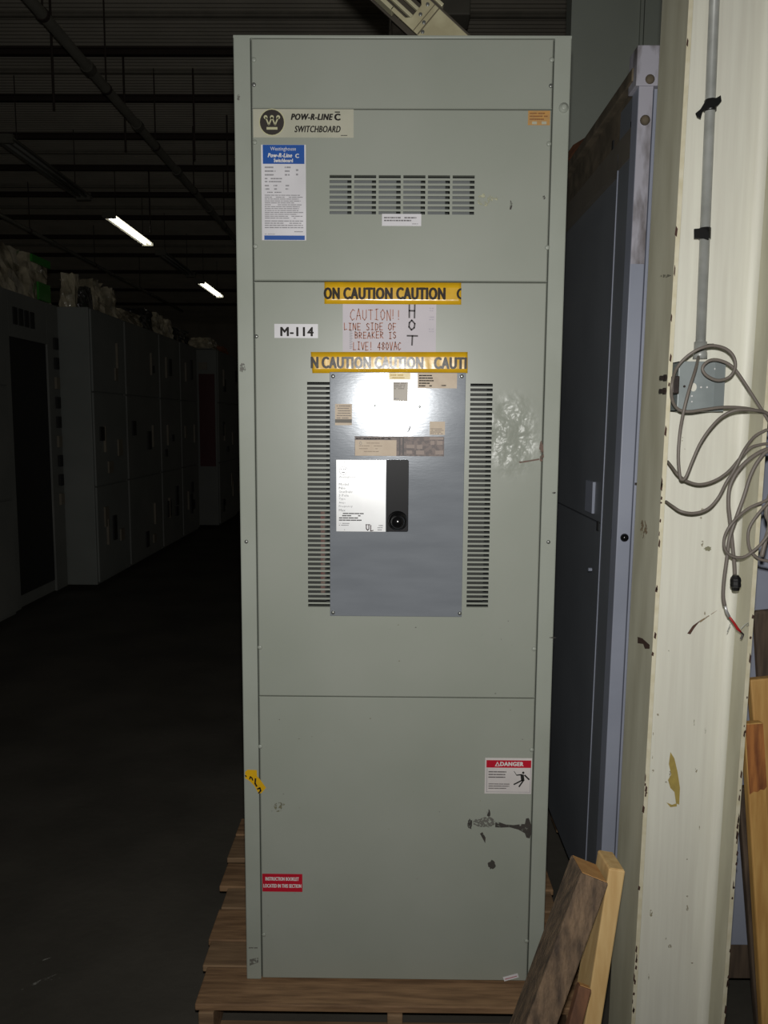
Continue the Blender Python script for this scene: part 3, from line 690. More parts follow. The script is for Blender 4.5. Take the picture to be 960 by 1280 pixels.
patch([(648, 577), (661, 575.3), (674, 573), (674, 575), (661, 577.2), (650, 579)], RUSTMARK, par=p3); patch(blobpts(677, 566, 3, 14, 13), RUSTMARK, par=p3)
patch([(509, 540), (512, 533), (514, 528), (513, 535), (511, 539.5)], SCUFF, CY-.0003, cv)
patch(blobpts(692, 616, 3, 1.2, 14), SCUFF); patch(blobpts(691, 797, 4, .9, 15), SCUFF); patch(blobpts(298, 122, 2, 4, 16), SCUFF_LIGHT); patch(blobpts(303, 460, 4, 6, 17), SCUFF_LIGHT)
for k in range(40):
    q = random.Random(100+k); x, y = q.uniform(325, 660), q.uniform(680, 1215)
    if 410 < x < 582 and y < 775: continue
    s = q.uniform(.3, .7); patch(blobpts(x, y, s*q.uniform(.8, 2), s, k, 7), SCUFF_LIGHT if k % 2 else STAIN, par=p4 if y > 876 else p3)
patch([(311, 1184), (322, 1184), (322, 1185.5), (311, 1185.5)], SCUFF_LIGHT); patch([(312, 1199), (323, 1197), (323, 1203), (312, 1207)], SCUFF_LIGHT)

# ================================================================== PALLET under the switchboard
pal = thing('pallet', (0, 2.25, 0), 'worn wooden pallet under the tall grey-green switchboard', 'pallet')
PZ = .13
q = random.Random(5)
yb0 = 1.806
for k, w in enumerate((.135, .10, .14, .10, .13, .14, .11)):
    x0 = -.470-q.uniform(-.008, .012)-.010*k; x1 = .50+q.uniform(-.03, .03)
    MB().box(x0, x1, yb0, yb0+w, PZ-.019, PZ-.0005).build('deck_board', WOOD if k % 2 == 0 else WOOD_B, pal, bevel=.003)
    yb0 += w+(.004, .005, .006, .008, .03, .012, .0)[k]
for x in (-.465, .0, .44):
    MB().box(x, x+.038, 1.80, yb0-.03, .02, PZ-.0195).build('stringer', WOOD_B, pal, bevel=.003)
for yy in (1.80, 2.2, 2.6):
    MB().box(-.47, .50, yy, yy+.09, .001, .0195).build('bottom_board', WOOD_B, pal, bevel=.002)

# ================================================================== STEEL COLUMN
YC = 1.60
P1, P0 = onY(861, 0, YC), onY(789, 1280, YC)
dcol = (P1-P0)/(P1.z-P0.z)                        # leans a touch, as it does in the photograph
def colx(z): return (P0+dcol*(z-P0.z)).x
def colprism(x0, x1, y0, y1, z0=0.0, z1=ZD):
    b = MB(); b.add([(colx(z)+x, y, z) for z in (z0, z1) for (x, y) in ((x0, y0), (x1, y0), (x1, y1), (x0, y1))],
        [(0, 3, 2, 1), (4, 5, 6, 7), (0, 1, 5, 4), (1, 2, 6, 5), (2, 3, 7, 6), (3, 0, 4, 7)]); return b
CW, TF, FWD, WY = .203, .0085, .16, .078
sc = thing('steel_column', (colx(0)+CW/2, YC+.08, 0), 'white painted steel H column with chipped edges and a conduit', 'column')
MB_ = colprism(0, TF, YC, YC+FWD); MB_.build('flange', COLGREEN, sc)
colprism(CW-TF, CW, YC, YC+FWD).build('flange', COLGREEN, sc)
colprism(TF, CW-TF, YC+WY, YC+WY+.008).build('web', COLPAINT, sc)
# rolled fillets between web and flanges
for s in (0, 1):
    b = MB(); n = 6; R = .016; zz = (0.0, ZD)
    prof = []
    for k in range(n+1):
        t = math.pi/2*k/n
        dx, dy = R-R*math.sin(t), R-R*math.cos(t)
        prof.append((TF+dx if s == 0 else CW-TF-dx, YC+WY-dy))
    corner = (TF if s == 0 else CW-TF, YC+WY)
    pts = prof+[corner]; m_ = len(pts)
    b.add([(colx(z)+x, y, z) for z in zz for (x, y) in pts], [(k, k+1, m_+k+1, m_+k) for k in range(n)])
    b.build('fillet', COLPAINT, sc, True)
# painted front edges, worn cream, with chips down to rust
for x0 in (0, CW-TF): colprism(x0, x0+TF, YC-.0006, YC).build('flange_edge', COLEDGE, sc)
chips = MB(); q = random.Random(21)
for k in range(70):
    side = k % 2; z = q.uniform(.25, 2.4) if k % 3 else q.uniform(.25, .9)
    x = colx(z)+(q.uniform(-.0003, .004) if side == 0 else CW-q.uniform(-.0003, .004)); w, h = q.uniform(.001, .0028), q.uniform(.002, .012)
    chips.add([(x-w, YC-.0009, z-h*.6), (x+w*.6, YC-.0009, z-h), (x+w, YC-.0009, z+h*.4), (x-w*.4, YC-.0009, z+h)], [(0, 1, 2, 3)])
tag(chips.build('paint_chips', RUST, sc, fix=False), kind='stuff')
def colpatch(pts, m, Y, name='stain'):
    P = [onY(x, y, Y) for x, y in pts]; return MB().add(P, [tuple(range(len(P)))]).build(name, m, sc, fix=False)
WF = YC+WY-.0004
OCHRE = mat('ochre_drip', (176, 156, 84), .6, rgb2=(160, 140, 78), scale=50)
colpatch([(838, 940), (843, 948), (847, 965), (850, 985), (849, 1006), (845, 1004), (843, 990), (838, 985), (835, 975), (839, 968), (836, 955)], OCHRE, WF)
colpatch([(833, 1003), (840, 1006), (846, 1004), (846, 1008), (838, 1009)], OCHRE, WF)
colpatch([(859, 792), (866, 782), (876, 775), (868, 785), (863, 793)], mat('burn_mark', (84, 56, 44), .7), WF)
colpatch([(868, 784), (876, 775), (898, 762), (880, 775)], decal_mat('burn_trail', (150, 130, 100), .6), WF)
colpatch(blobpts(885, 686, 5, 3, 31), decal_mat('green_spot', (140, 138, 112), .9), WF)
for k in range(26):
    x, y = q.uniform(835, 905), q.uniform(520, 1250)
    x -= (y-600)*.06; colpatch(blobpts(x, y, q.uniform(.6, 2), q.uniform(1, 5), k, 8), decal_mat('web_grime', (158, 150, 126), .6, 200), WF)
def flangepatch(pts, m):
    P = []
    for x, y in pts:
        p = onX(x, y, .535); p = onX(x, y, colx(p.z)-.0004); P.append(p)
    return MB().add(P, [tuple(range(len(P)))]).build('stain', m, sc, fix=False)
flangepatch([(797, 796), (803, 798), (812, 806), (812, 811), (806, 811), (804, 805), (797, 804)], RUST)
flangepatch(blobpts(805, 662, 5, 12, 44), decal_mat('flange_rust', (150, 128, 100), .6)); flangepatch(blobpts(832, 345, 7, 2, 45), decal_mat('flange_grey', (130, 128, 112), .8))

# ---- conduit, box, clamp
cy_ = YC+WY-.022
ct, cb = onY(893, 0, cy_), onY(875, 446, cy_)
cdv = (ct-cb)/(ct.z-cb.z)
top = cb+cdv*(ZD-cb.z)
cond = thing('conduit', cb, 'thin galvanised conduit running up the white column web', 'conduit')
MB().cyl(cb, top, .0098, 16).build('conduit_pipe', EMT, cond, True)
MB().lathe(cb-cdv*.004, cdv, [(0, .014), (.012, .014), (.014, .0125), (.034, .0125)], 14).build('set_screw_fitting', EMT, cond, True)
p = cb+Vector((.012, -.004, .022)); MB().cyl(p, p+Vector((.012, -.003, 0)), .004, 8).build('set_screw', DARKIRON, cond)
for (x, y) in ((890, 210),):
    pass
def tape_band(px, py, tail, label):
    c = onY(px, py, cy_); t = thing('tape_wrap', c, label, 'tape', 'black tape on the conduit')
    MB().lathe(c-cdv*.011, cdv, [(0, .0108), (.001, .0118), (.021, .0118), (.022, .0108)], 14).build('band', TAPE, t, True)
    b = MB(); P = [onY(x, y, cy_-.014) for x, y in tail]; b.prism(P, (0, .003, 0)); b.build('tail', TAPE, t)
tape_band(888, 132, [(870, 141), (876, 136), (882, 126), (896, 122), (901, 119), (902, 126), (897, 132), (884, 135), (878, 140), (876, 148), (872, 146)], 'black tape knot with a long twisted tail on the conduit')
tape_band(881, 292, [(868, 286), (880, 285), (886, 291), (886, 300), (880, 298), (868, 298)], 'black tape knot with a short square tail on the conduit')

by0, by1 = YC+WY-.054, YC+WY-.002
jb = thing('junction_box', onY(876, 514, by1), 'square grey steel junction box below the conduit with open knockout holes', 'box')
pA, pB, pC, pD = [onY(x, y, by0) for x, y in ((849.5, 450.5), (907, 453), (905, 514.5), (846, 514))]
bx0, bx1, bz0, bz1 = (pA.x+pD.x)/2, (pB.x+pC.x)/2, (pC.z+pD.z)/2, (pA.z+pB.z)/2
MB().box(bx0, bx1, by0, by0+.002, bz0, bz1).build('box_face', BOXSTEEL, jb, bevel=.001)
for (a, bb, c_, d_) in ((bx0, bx0+.002, bz0, bz1), (bx1-.002, bx1, bz0, bz1), (bx0, bx1, bz0, bz0+.002), (bx0, bx1, bz1-.002, bz1)):
    MB().box(a, bb, by0+.002, by1, c_, d_).build('box_side', BOXSTEEL, jb)
r2 = onY(893, 480, by0); MB().box(r2.x, bx1-.0025, by0-.0008, by0, bz0+.001, bz1-.001).build('face_flap', mat('box_flap', (132, 140, 140), .45, .12), jb)
for (x, y, R) in ((867, 484, .0085), (876.5, 484, .0018), (884, 484, .0018), (865, 495, .0018), (865, 502, .0015), (894, 461, .0018)):
    p = onY(x, y, by0-.001); n = 14
    MB().prism([(p.x+R*(.75 if R > .005 else 1)*math.cos(2*math.pi*k/n), by0-.0006, p.z+R*math.sin(2*math.pi*k/n)) for k in range(n)], (0, .0007, 0)).build('knockout', COLPAINT if R > .005 else LABELTXT, jb)
p = onY(855.5, 483, by0-.001); MB().lathe((p.x, by0, p.z), (0, -1, 0), [(0, .0025), (.0015, .0025)], 10).build('screw', DARKIRON, jb)
cl = thing('beam_clamp', onY(838, 494, YC), 'dark rusty beam clamp gripping the column edge beside the junction box', 'clamp')
cc = onY(843, 481, YC-.004)
MB().box(cc.x-.006, onY(849.5, 481, YC-.012).x, YC-.012, YC+.03, cc.z-.017, cc.z+.017).build('clamp_body', DARKIRON, cl, bevel=.002)
for yy in (472.5, 489):
    c = onY(835, yy, YC+.01)
    MB().lathe((cc.x-.0062, YC+.008, c.z), (-1, 0, 0), [(0, .0075), (.011, .0075), (.012, .005), (.019, .005)], 6).build('nut', DARKIRON, cl)

# ---- cables: (pixel path, depth)
def cable(paths, label, r=.0031, Y=YC-.012, ycurve=None, name='cable'):
    P = [onY(x, y, Y+(dy if dy else 0)) for (x, y, *rest) in paths for dy in [rest[0] if rest else 0]]
    return tag(MB().tube(catmull(P, 5), r, 8).build(name, CABLE, None, True), label, 'cable', 'grey cables hanging by the column')
def Z3(pts, d=0.0): return [(x, y, d) for x, y in pts]
cable([(985, 575), (972, 547), (960, 525), (940, 493), (925, 470), (917, 460), (907, 453), (893, 449.5), (883, 453), (878, 461), (884, 470), (898, 475.5), (912, 471), (919, 459, -.008), (917, 446, -.01), (907, 436, -.01), (890, 432, -.01), (872, 437, -.008), (856, 448), (845, 462), (840, 480, -.02), (840, 498, -.01), (847, 511), (860, 514.5), (880, 512), (905, 509), (930, 510), (948, 514), (962, 521, .006), (985, 545)],
      'grey cable coiled in double loops over the junction box face')
cable([(873, 446, .075), (872, 451, .045), (869, 463, .008), (862, 485, -.007), (855, 512, -.009), (850, 540), (848, 570), (850, 595), (853, 599.5), (858, 595), (866, 575), (876, 553), (890, 533), (905, 519), (922, 512.5, -.008), (945, 513, -.008), (962, 519), (985, 550)],
      'grey cable dropping from the junction box to a sharp bend', Y=YC-.028)
cable([(834.5, 577, .045), (840, 584, .02), (848, 594, -.004), (860, 602), (875, 605.5), (893, 601), (910, 590), (925, 573), (938, 560), (950, 556), (962, 555), (985, 560)],
      'grey cable in a wide shallow loop ending at the column edge', Y=YC-.006)
cable([(832.5, 627, .045), (841, 633, .015), (852, 639.5), (868, 641.5), (885, 636), (898, 622), (908, 603, -.008), (918, 587, -.008), (930, 563, -.008), (942, 547), (953, 540), (962, 538), (985, 550)],
      'grey cable in the lowest round loop across the column web', Y=YC-.006)
plug_end = (918.5, 718)
pc = thing('plug_cord', onY(919, 735, YC-.03), 'grey cord hanging down the column with a black plug', 'cord')
P = [onY(x, y, YC-.022) for x, y in ((985, 562), (965, 560), (945, 568), (925, 585), (913, 606), (910.5, 628), (912.5, 650), (916, 685), (918, 705), plug_end)]
MB().tube(catmull(P, 5), .0040, 8).build('cord', CABLE, pc, True)
pp = onY(919.5, 719, YC-.022); pq = onY(919.5, 738, YC-.022)
MB().tube([pp, pp+(pq-pp)*.12, pp+(pq-pp)*.2, pp+(pq-pp)*.75, pp+(pq-pp)*.8, pq], [.006, .0085, .0105, .0105, .0085, .007], 8).build('plug', TAPE, pc)
for k in (.3, .6): MB().tube([pp+(pq-pp)*k, pp+(pq-pp)*(k+.08)], .0112, 8).build('grip_ring', BLACK, pc)
bc = thing('bare_cord', onY(927, 795, YC-.02), 'grey cord hanging down the column with stripped red wire ends', 'cord')
P = [onY(x, y, YC-.032) for x, y in ((985, 568), (962, 563), (948, 576), (938, 595), (930, 620), (921, 645), (912, 672), (909, 695), (905, 725), (904, 745), (906, 757))]
MB().tube(catmull(P, 5), .0038, 8).build('cord', CABLE, bc, True)
P = [onY(x, y, YC-.032) for x, y in ((906, 756), (908, 764), (911.5, 771))]; MB().tube(P, .003, 8).build('foil_shield', FOIL, bc, True)
P = [onY(x, y, YC-.032) for x, y in ((911, 770), (917, 778), (922, 786), (926, 790))]; MB().tube(P, [.002, .0025, .003, .002], 8).build('red_wire', REDWIRE, bc, True)
P = [onY(x, y, YC-.032) for x, y in ((926, 790), (929, 793), (926, 799))]; MB().tube(P, .0022, 6).build('wire_tip', DARKIRON, bc)
for pts in (((913, 780), (909, 790)), ((926, 786), (931, 781), (935, 778), (936, 781), (933, 782))):
    MB().tube([onY(x, y, YC-.032) for x, y in pts], .0007, 5).build('bare_strand', EMT, bc)
cable([(985, 600), (962, 623), (935, 636), (915, 654, -.004), (905.5, 672), (906.5, 687), (916, 695.5), (929, 696.5), (940, 690), (952, 679), (965, 660), (985, 620)],
      'grey cable ring hanging behind the plug cord', Y=YC-.044)
cable([(985, 606), (965, 624), (948, 642), (936, 662), (936.5, 684), (945, 696), (956, 700.5), (968, 697), (985, 650)],
      'grey cable ring hanging off the outer edge of the column', Y=YC-.036)
cable([(985, 575), (972, 595), (962, 620), (958, 642), (962, 655), (957, 675), (952, 696)], 'short dark cable end behind the cable rings at the column edge', r=.0045, Y=YC-.02)

# ================================================================== OPEN BLUE-GREY ENCLOSURE beside the switchboard
YE = 1.95
E1, E0 = onY(799, 100, YE), onY(752, 1060, YE)
de = (E1-E0)/(E1.z-E0.z)
def ex(z): return (E0+de*(z-E0.z)).x
ZE0, ZE1 = .20, onY(800, 57, YE).z
def eprism(x0, x1, y0, y1, z0, z1):
    return MB().add([(ex(z)+x, y, z) for z in (z0, z1) for (x, y) in ((x0, y0), (x1, y0), (x1, y1), (x0, y1))],
        [(0, 3, 2, 1), (4, 5, 6, 7), (0, 1, 5, 4), (1, 2, 6, 5), (2, 3, 7, 6), (3, 0, 4, 7)])
en = thing('steel_enclosure', (ex(0)+.5, YE, ZE0), 'blue-grey steel enclosure with dirty front post and dusty top rail behind the column', 'enclosure')
EW, ED = 1.0, 1.2
zc = onY(800, 108, YE).z
eprism(0, .034, YE, YE+.05, ZE0, zc).build('corner_post', BLUEGREY, en, bevel=.002)
za = onY(790, 330, YE).z
eprism(.0005, .033, YE-.0012, YE, za, zc).build('grime_patch', DIRTY, en)
eprism(-.008, .075, YE-.004, YE+.06, zc+.0005, ZE1).build('corner_bracket', DIRTY, en, bevel=.002)
# side: front stile and recessed rear panels with a bright folded edge between
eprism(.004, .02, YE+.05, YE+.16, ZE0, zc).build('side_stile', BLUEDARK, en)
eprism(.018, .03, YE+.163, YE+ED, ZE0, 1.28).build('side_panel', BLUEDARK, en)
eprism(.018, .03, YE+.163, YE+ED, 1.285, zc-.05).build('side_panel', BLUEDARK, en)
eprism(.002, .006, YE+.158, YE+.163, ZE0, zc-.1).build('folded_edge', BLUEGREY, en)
eprism(-.012, .03, YE+.02, YE+ED, zc+.02, zc+.05).build('top_rail', DUST, en, bevel=.003)
eprism(.006, .03, YE+.05, YE+ED, zc-.07, zc+.02).build('rail_web', DUST, en)
eprism(.002, .03, YE+.05, YE+ED, zc-.14, zc-.07).build('rail_band', mat('dust_band', (110, 104, 94), .7), en)
eprism(-.0, EW, YE+.05, YE+ED, zc+.05, zc+.054).build('roof_sheet', DUST, en)
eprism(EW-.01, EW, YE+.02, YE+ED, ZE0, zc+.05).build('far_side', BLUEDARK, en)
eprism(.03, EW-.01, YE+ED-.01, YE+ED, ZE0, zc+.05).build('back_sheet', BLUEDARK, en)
dr = eprism(.0375, .046, YE+.004, YE+.05, ZE0, zc-.004).build('hinge_strip', BLUEGREY, en)
eprism(.049, EW, YE+.002, YE+.03, ZE0, zc+.05).build('front_door', BLUEGREY, en, bevel=.002)
eprism(.034, .0375, YE+.02, YE+.05, ZE0, zc).build('seam_strip', mat('blue_seam', (52, 58, 96), .5), en)
for (x, y, R, m) in ((812.5, 99, .011, DUST), (806.5, 150, .0115, DUST)):
    p = onY(x, y, YE-.004); MB().lathe((p.x, YE-.0015, p.z), (0, -1, 0), [(0, R), (.003, R), (.008, R*.7), (.0095, R*.3)], 14).build('bolt_head', m, en, True)
p = onY(780.5, 672, YE-.002); MB().lathe((p.x, YE-.0005, p.z), (0, -1, 0), [(0, .010), (.003, .0105), (.009, .008), (.0115, .003)], 14).build('rubber_bumper', KNOB, en, True)
for y in (605, 672, 741):
    p = onY(796, y, YE); MB().box(p.x-.004, p.x+.012, YE+.0, YE+.004, p.z-.003, p.z+.003).build('hinge_tab', DARKIRON, en)
# latch and slots on the side
def on_side(x, y, off): 
    p = onX(x, y, ex(1.3)+off); return onX(x, y, ex(p.z)+off)
a, b_ = on_side(734, 600, .014), on_side(741, 642, .014)
MB().box(a.x-.004, a.x+.006, min(a.y, b_.y), max(a.y, b_.y), b_.z, a.z).build('latch_plate', BLUEGREY, en)
for (x, y) in ((765, 668), (746.5, 657), (789, 158), (765.5, 182)):
    p = on_side(x, y, .003); MB().box(ex(p.z)+.0025, ex(p.z)+.006, p.y-.006, p.y+.006, p.z-.012, p.z+.012).build('slot', mat('slot_black', (16, 16, 16), .8), en)
p = on_side(737, 712, 0.001); MB().cyl((p.x-.004, p.y, p.z), (p.x+.006, p.y, p.z), .005, 8).build('rivet', BLUEGREY, en)
# skid boards below it
for k, (y, m) in enumerate(((1.957, DARKWOOD), (2.25, WOOD_B), (2.7, WOOD_B))):
    tag(MB().box(.60, 1.62, y, y+.1, .101, .199).build('skid_board', m, bevel=.003), 'dark wooden skid board under the blue-grey enclosure', 'board', 'skid boards')
for x in (.66, 1.5):
    tag(MB().box(x, x+.09, 1.957, 3.1, .001, .1005).build('skid_runner', DARKWOOD, bevel=.003), 'wooden runner beneath the skid boards of the enclosure', 'board', 'skid runners')
# offcut on the roof edge
p = onY(722, 150, 2.62)
tag(MB().obox((ex(2.4)+.04, 2.65, zc+.054+.031), (.03, .02, 0), (-.02, .06, 0), (.02, 0, .03)).build('copper_offcut', COPPERY, bevel=.004), 'orange-brown copper offcut lying on the dusty enclosure roof', 'offcut')

# ================================================================== LEANING TIMBERS
def timber(name, corner, axis, u, w, v, h, length, m, endm, label, cat='timber'):
    # corner = near top corner; box runs down the axis
    a = Vector(axis).normalized(); u = Vector(u); u = (u-a*u.dot(a)).normalized(); v = Vector(v); v = (v-a*v.dot(a)-u*v.dot(u)).normalized()
    c = Vector(corner)+u*w/2+v*h/2-a*length/2
    base = c-a*length/2; t = thing(name, base, label, cat)
    MB().obox(c, u*w/2, v*h/2, a*length/2).build('beam', m, t, bevel=.003)
    e = c+a*(length/2+.0006); MB().obox(e, u*(w/2-.003), v*(h/2-.003), a*.0005).build('sawn_end', endm, t)
    return t
ax = Vector((.35418, .15971, .92144)); u = Vector((.93486, -.08604, -.34443)); v = Vector((.02427, .98341, -.17978))
Pd = Vector((.385, 1.5, .66556)); L1 = (Pd.z+.0)/ax.z
# shorten so that the lowest corner meets the floor
w1, h1 = .058, .10
low = min((Pd+u*i*w1+v*j*h1).z for i in (0, 1) for j in (0, 1)); L1 = low/ax.z-.001
timber('weathered_timber', Pd, ax, u, w1, v, h1, L1, OLDWOOD, ENDGRAIN, 'dark weathered square timber with pale sawn end leaning by the switchboard')
R = onY(782, 1089, 1.535); Rb = onY(752, 1280, 1.50); ax2 = (R-Rb).normalized()
u2 = Vector((-1, 0, 0)); v2 = Vector((0, 1, 0))
w2, h2 = .034, .09
uu = (u2-ax2*u2.dot(ax2)).normalized(); vv = (v2-ax2*v2.dot(ax2)-uu*v2.dot(uu)).normalized()
low = min((R+uu*i*w2+vv*j*h2).z for i in (0, 1) for j in (0, 1))
timber('two_by_four', R, ax2, u2, w2, v2, h2, low/ax2.z-.001, NEWWOOD, NEWWOOD, 'pale fresh softwood stud leaning between the dark timber and the column', 'stud')
# planks behind the column on the right
def plank(pt, pb, Yt, Yb, w, th, m, label, name='plank'):
    T, B = onY(*pt, Yt), onY(*pb, Yb); a = (T-B).normalized()
    uu = Vector((1, 0, 0)); uu = (uu-a*uu.dot(a)).normalized(); vv = Vector((0, 1, 0)); vv = (vv-a*vv.dot(a)-uu*vv.dot(uu)).normalized()
    low = min((T+uu*i*w+vv*j*th).z for i in (0, 1) for j in (0, 1))
    L = low/a.z-.001; c = T+uu*w/2+vv*th/2-a*L/2
    return tag(MB().obox(c, uu*w/2, vv*th/2, a*L/2).build(name, m, bevel=.004), label, 'plank', 'planks leaning behind the column')
plank((938, 850), (972, 1280), 1.835, 1.775, .08, .026, YELWOOD, 'tan plank leaning behind the red-stained one beside the column')
pk = plank((930.5, 905), (953, 1280), 1.795, 1.735, .045, .026, mat('yellow_plank_b', (220, 176, 104), .65, rgb2=(196, 148, 82), scale=8, stretch=(8, 8, .8)), 'yellow plank with a red-brown stained upper part beside the column')
T_, B_ = onY(930.5, 905, 1.795), onY(953, 1280, 1.735); a_ = (T_-B_).normalized(); u_ = Vector((1, 0, 0)); u_ = (u_-a_*u_.dot(a_)).normalized(); v_ = u_.cross(a_); v_ = -v_ if v_.y > 0 else v_
po = [(0.002, .002), (.043, .002), (.043, .10), (.043, .150), (.036, .158), (.028, .156), (.02, .162), (.012, .160), (.002, .166)]
MB().prism([T_+u_*x-a_*d+v_*.0012 for x, d in po], -v_*.001).build('red_stain', REDWOOD, pk)
plank((923, 985), (946, 1280), 1.885, 1.822, .045, .022, DARKWOOD, 'dark grey-brown plank leaning against the enclosure door')
rb = plank((942, 764), (972, 1280), 1.930, 1.908, .10, .018, DARKWOOD, 'dark brown round-topped board leaning flat against the enclosure door', 'round_topped_board')
rb.modifiers['bevel'].width = .012; rb['category'] = 'board'
# short split batten between timber and stud
Q = onY(724, 1232, 1.436); Qb = onY(711, 1280, 1.416); qa = (Q-Qb).normalized()
timber('split_batten', Q, qa, Vector((1, 0, 0)), .026, Vector((0, 1, 0)), .022, (Q.z-.012)/qa.z, mat('batten_wood', (128, 88, 62), .8, rgb2=(96, 66, 48), scale=14, stretch=(4, 4, .8)), ENDGRAIN, 'short reddish split batten between the dark timber and the pale stud', 'batten')

# ================================================================== ROW OF CABINETS on the left
XB = -2.659; HZ = 2.54
def row_cabinet(y0, y1, xf, depth, m, label, seed, front='doors', z0=.05, h=HZ):
    q = random.Random(seed)
    t = thing('row_cabinet', (xf-depth/2, (y0+y1)/2, z0), label, 'cabinet', 'cabinets in the row across the aisle')
    MB().box(xf-depth, xf-.02, y0, y1, z0, h).build('body', m, t, bevel=.006)
    W = y1-y0
    if front == 'open':
        MB().box(xf-.02, xf, y0+.005, y0+.15, z0, h).build('stile', m, t, bevel=.003)
        MB().box(xf-.02, xf, y1-.24, y1-.005, z0, h).build('stile', m, t, bevel=.003)
        MB().box(xf-.0195, xf-.0005, y0+.15, y1-.24, h-.35, h).build('header', m, t)
        MB().box(xf-.0195, xf-.016, y0+.15, y1-.24, z0+.1, h-.35).build('recess_shade_sheet', ROWDARK, t)  # flat dark sheet, its colour painting the shade inside the open front
        for k in range(4): MB().box(xf, xf+.012, y0+.22+.1*k, y0+.28+.1*k, h-.25, h-.12).build('meter', ROWDARK, t)
        for k in range(9): MB().box(xf, xf+.02, y1-.12, y1-.05, .8+k*.17, .9+k*.17).build('terminal', ROWLIGHT if k % 3 == 0 else ROWDARK, t)
        return t
    n = 3; zz = [z0+.02, z0+.9, z0+1.75, h-.01]
    for k in range(n):
        d = MB().box(xf-.019, xf, y0+.012, y1-.012, zz[k]+.006, zz[k+1]-.006).build('door', m, t, bevel=.004)
        yy = y0+W*(.25 if q.random() < .5 else .7)
        MB().box(xf+.001, xf+.022, yy, yy+.016, (zz[k]+zz[k+1])/2-.12, (zz[k]+zz[k+1])/2+.12).build('handle', ROWLIGHT, d)
        for j in range(q.randint(1, 3)):
            a, zb = y0+q.uniform(.1, max(.15, W-.25)), q.uniform(zz[k]+.1, zz[k+1]-.35)
            MB().box(xf+.0005, xf+.015, a, a+q.uniform(.05, .14), zb, zb+q.uniform(.08, .26)).build('device', ROWDARK if q.random() < .6 else ROWLIGHT, d)
    return t
row_cabinet(4.7, 6.03, -2.884, .75, ROWPAINT, 'grey cabinet at the row end beside the open-fronted one', 1)
row_cabinet(6.05, 7.12, -2.94, .7, ROWPAINT, 'grey cabinet with an open dark front in the far row', 2, 'open')
row_cabinet(7.14, 8.02, XB, .9, ROWPAINT_B, 'grey cabinet with a wide pale side panel standing proud of the row', 3)
bounds = (8.04, 9.22, 10.12, 11.0)
labs = ('grey cabinet with pale handles next to the pale-sided cabinet', 'grey cabinet in the middle of the far row', 'narrow grey cabinet before the red-fronted one in the row')
for k in range(3): row_cabinet(bounds[k], bounds[k+1]-.02, XB, .9, ROWPAINT, labs[k], 10+k)
rc = row_cabinet(11.35, 12.6, -2.45, 1.1, ROWPAINT, 'grey cabinet with red panel standing proud at the far end', 20)
MB().box(-2.72, -2.5, 11.335, 11.348, .9, 2.2).build('red_panel', ROWRED, rc)
for k in range(9): MB().box(-2.86, -2.8, 11.335, 11.348, .45+k*.2, .53+k*.2).build('breaker_toggle', ROWDARK, rc)
MB().box(-2.72, -2.6, 11.33, 11.348, 2.26, 2.36).build('meter_window', ROWLIGHT, rc)
row_cabinet(12.62, 14.0, -2.5, 1.0, ROWPAINT, 'last dark grey cabinet visible beyond the red-panelled one', 21)
row_cabinet(14.02, 16.0, -2.5, 1.0, ROWPAINT, 'dark grey cabinet at the very end of the row', 22)

# ---- plastic-wrapped units standing on the row
def wrapped(px0, px1, ytop, ybot, X, m, label, seed, green=(), yr=None):
    q = random.Random(seed)
    a, b_ = onX(px0, ybot, X), onX(px1, ybot, X); ya_, yb2 = a.y, b_.y
    w = .32
    if yr:                                       # stands square behind the front edge of the pale-sided cabinet
        ya_, yb2 = yr; x0_, x1_ = onY(px0, ybot, ya_).x, onY(px1, ybot, ya_).x; w = x1_-x0_; X = x1_+w*.12
    zt = (onY(px0, ytop, ya_) if yr else onX((px0+px1)/2, ytop, X)).z; z0 = HZ+.002
    bm = bmesh.new(); bmesh.ops.create_cube(bm, size=1.0)
    bmesh.ops.subdivide_edges(bm, edges=bm.edges[:], cuts=5, use_grid_fill=True)
    for vv in bm.verts:
        s = 1-.16*(vv.co.z+.5)*q.uniform(.3, 1.4); n_ = (vv.co.z+.5)
        k = q.uniform(-.05, .05)
        vv.co.x = (vv.co.x*s+k); vv.co.y = vv.co.y*s+q.uniform(-.05, .05)
        if vv.co.z > -.45: vv.co.z += q.uniform(-.05, .05)
        vv.co = Vector((vv.co.x*w, vv.co.y*(yb2-ya_), vv.co.z*(zt-z0)))
    zmin = min(v.co.z for v in bm.verts)
    me = bpy.data.meshes.new('wrapped_unit'); bm.to_mesh(me); bm.free(); me.materials.append(m)
    t = thing('wrapped_unit', (X-w*.62, (ya_+yb2)/2, z0), label, 'package', 'plastic-wrapped units on top of the row')
    o = place('plastic_cover', me, (X-w*.62, (ya_+yb2)/2, z0-zmin), t)
    for (u0, u1, v0, v1) in green:
        MB().box(X-w*.62+w*.5, X-w*.62+w*.56, ya_+(yb2-ya_)*u0, ya_+(yb2-ya_)*u1, z0+(zt-z0)*v0, z0+(zt-z0)*v1).build('green_tape', GREENTAPE, t)
    return t
wrapped(-45, 1, 290, 345, -2.9, WRAP, 'large plastic-wrapped unit at the row end beside the tall wrapped one', 1)
wrapped(3, 36, 306, 368, -2.93, WRAP, 'tall plastic-wrapped unit beside the green-taped one on the row', 2)
wrapped(43, 69, 322, 381, -2.93, WRAP, 'plastic-wrapped unit with bright green tape above and below', 3, ((.1, .95, .82, .98), (.35, .9, .02, .42)))
wrapped(77, 94, 342, 384, 0, WRAP, 'narrow plastic-wrapped unit above the pale cabinet side panel', 4, (), (7.17, 7.33))
wrapped(97, 109, 358, 387, 0, WRAPDARK, 'small dark wrapped unit on the pale-sided cabinet', 5, (), (7.17, 7.31))
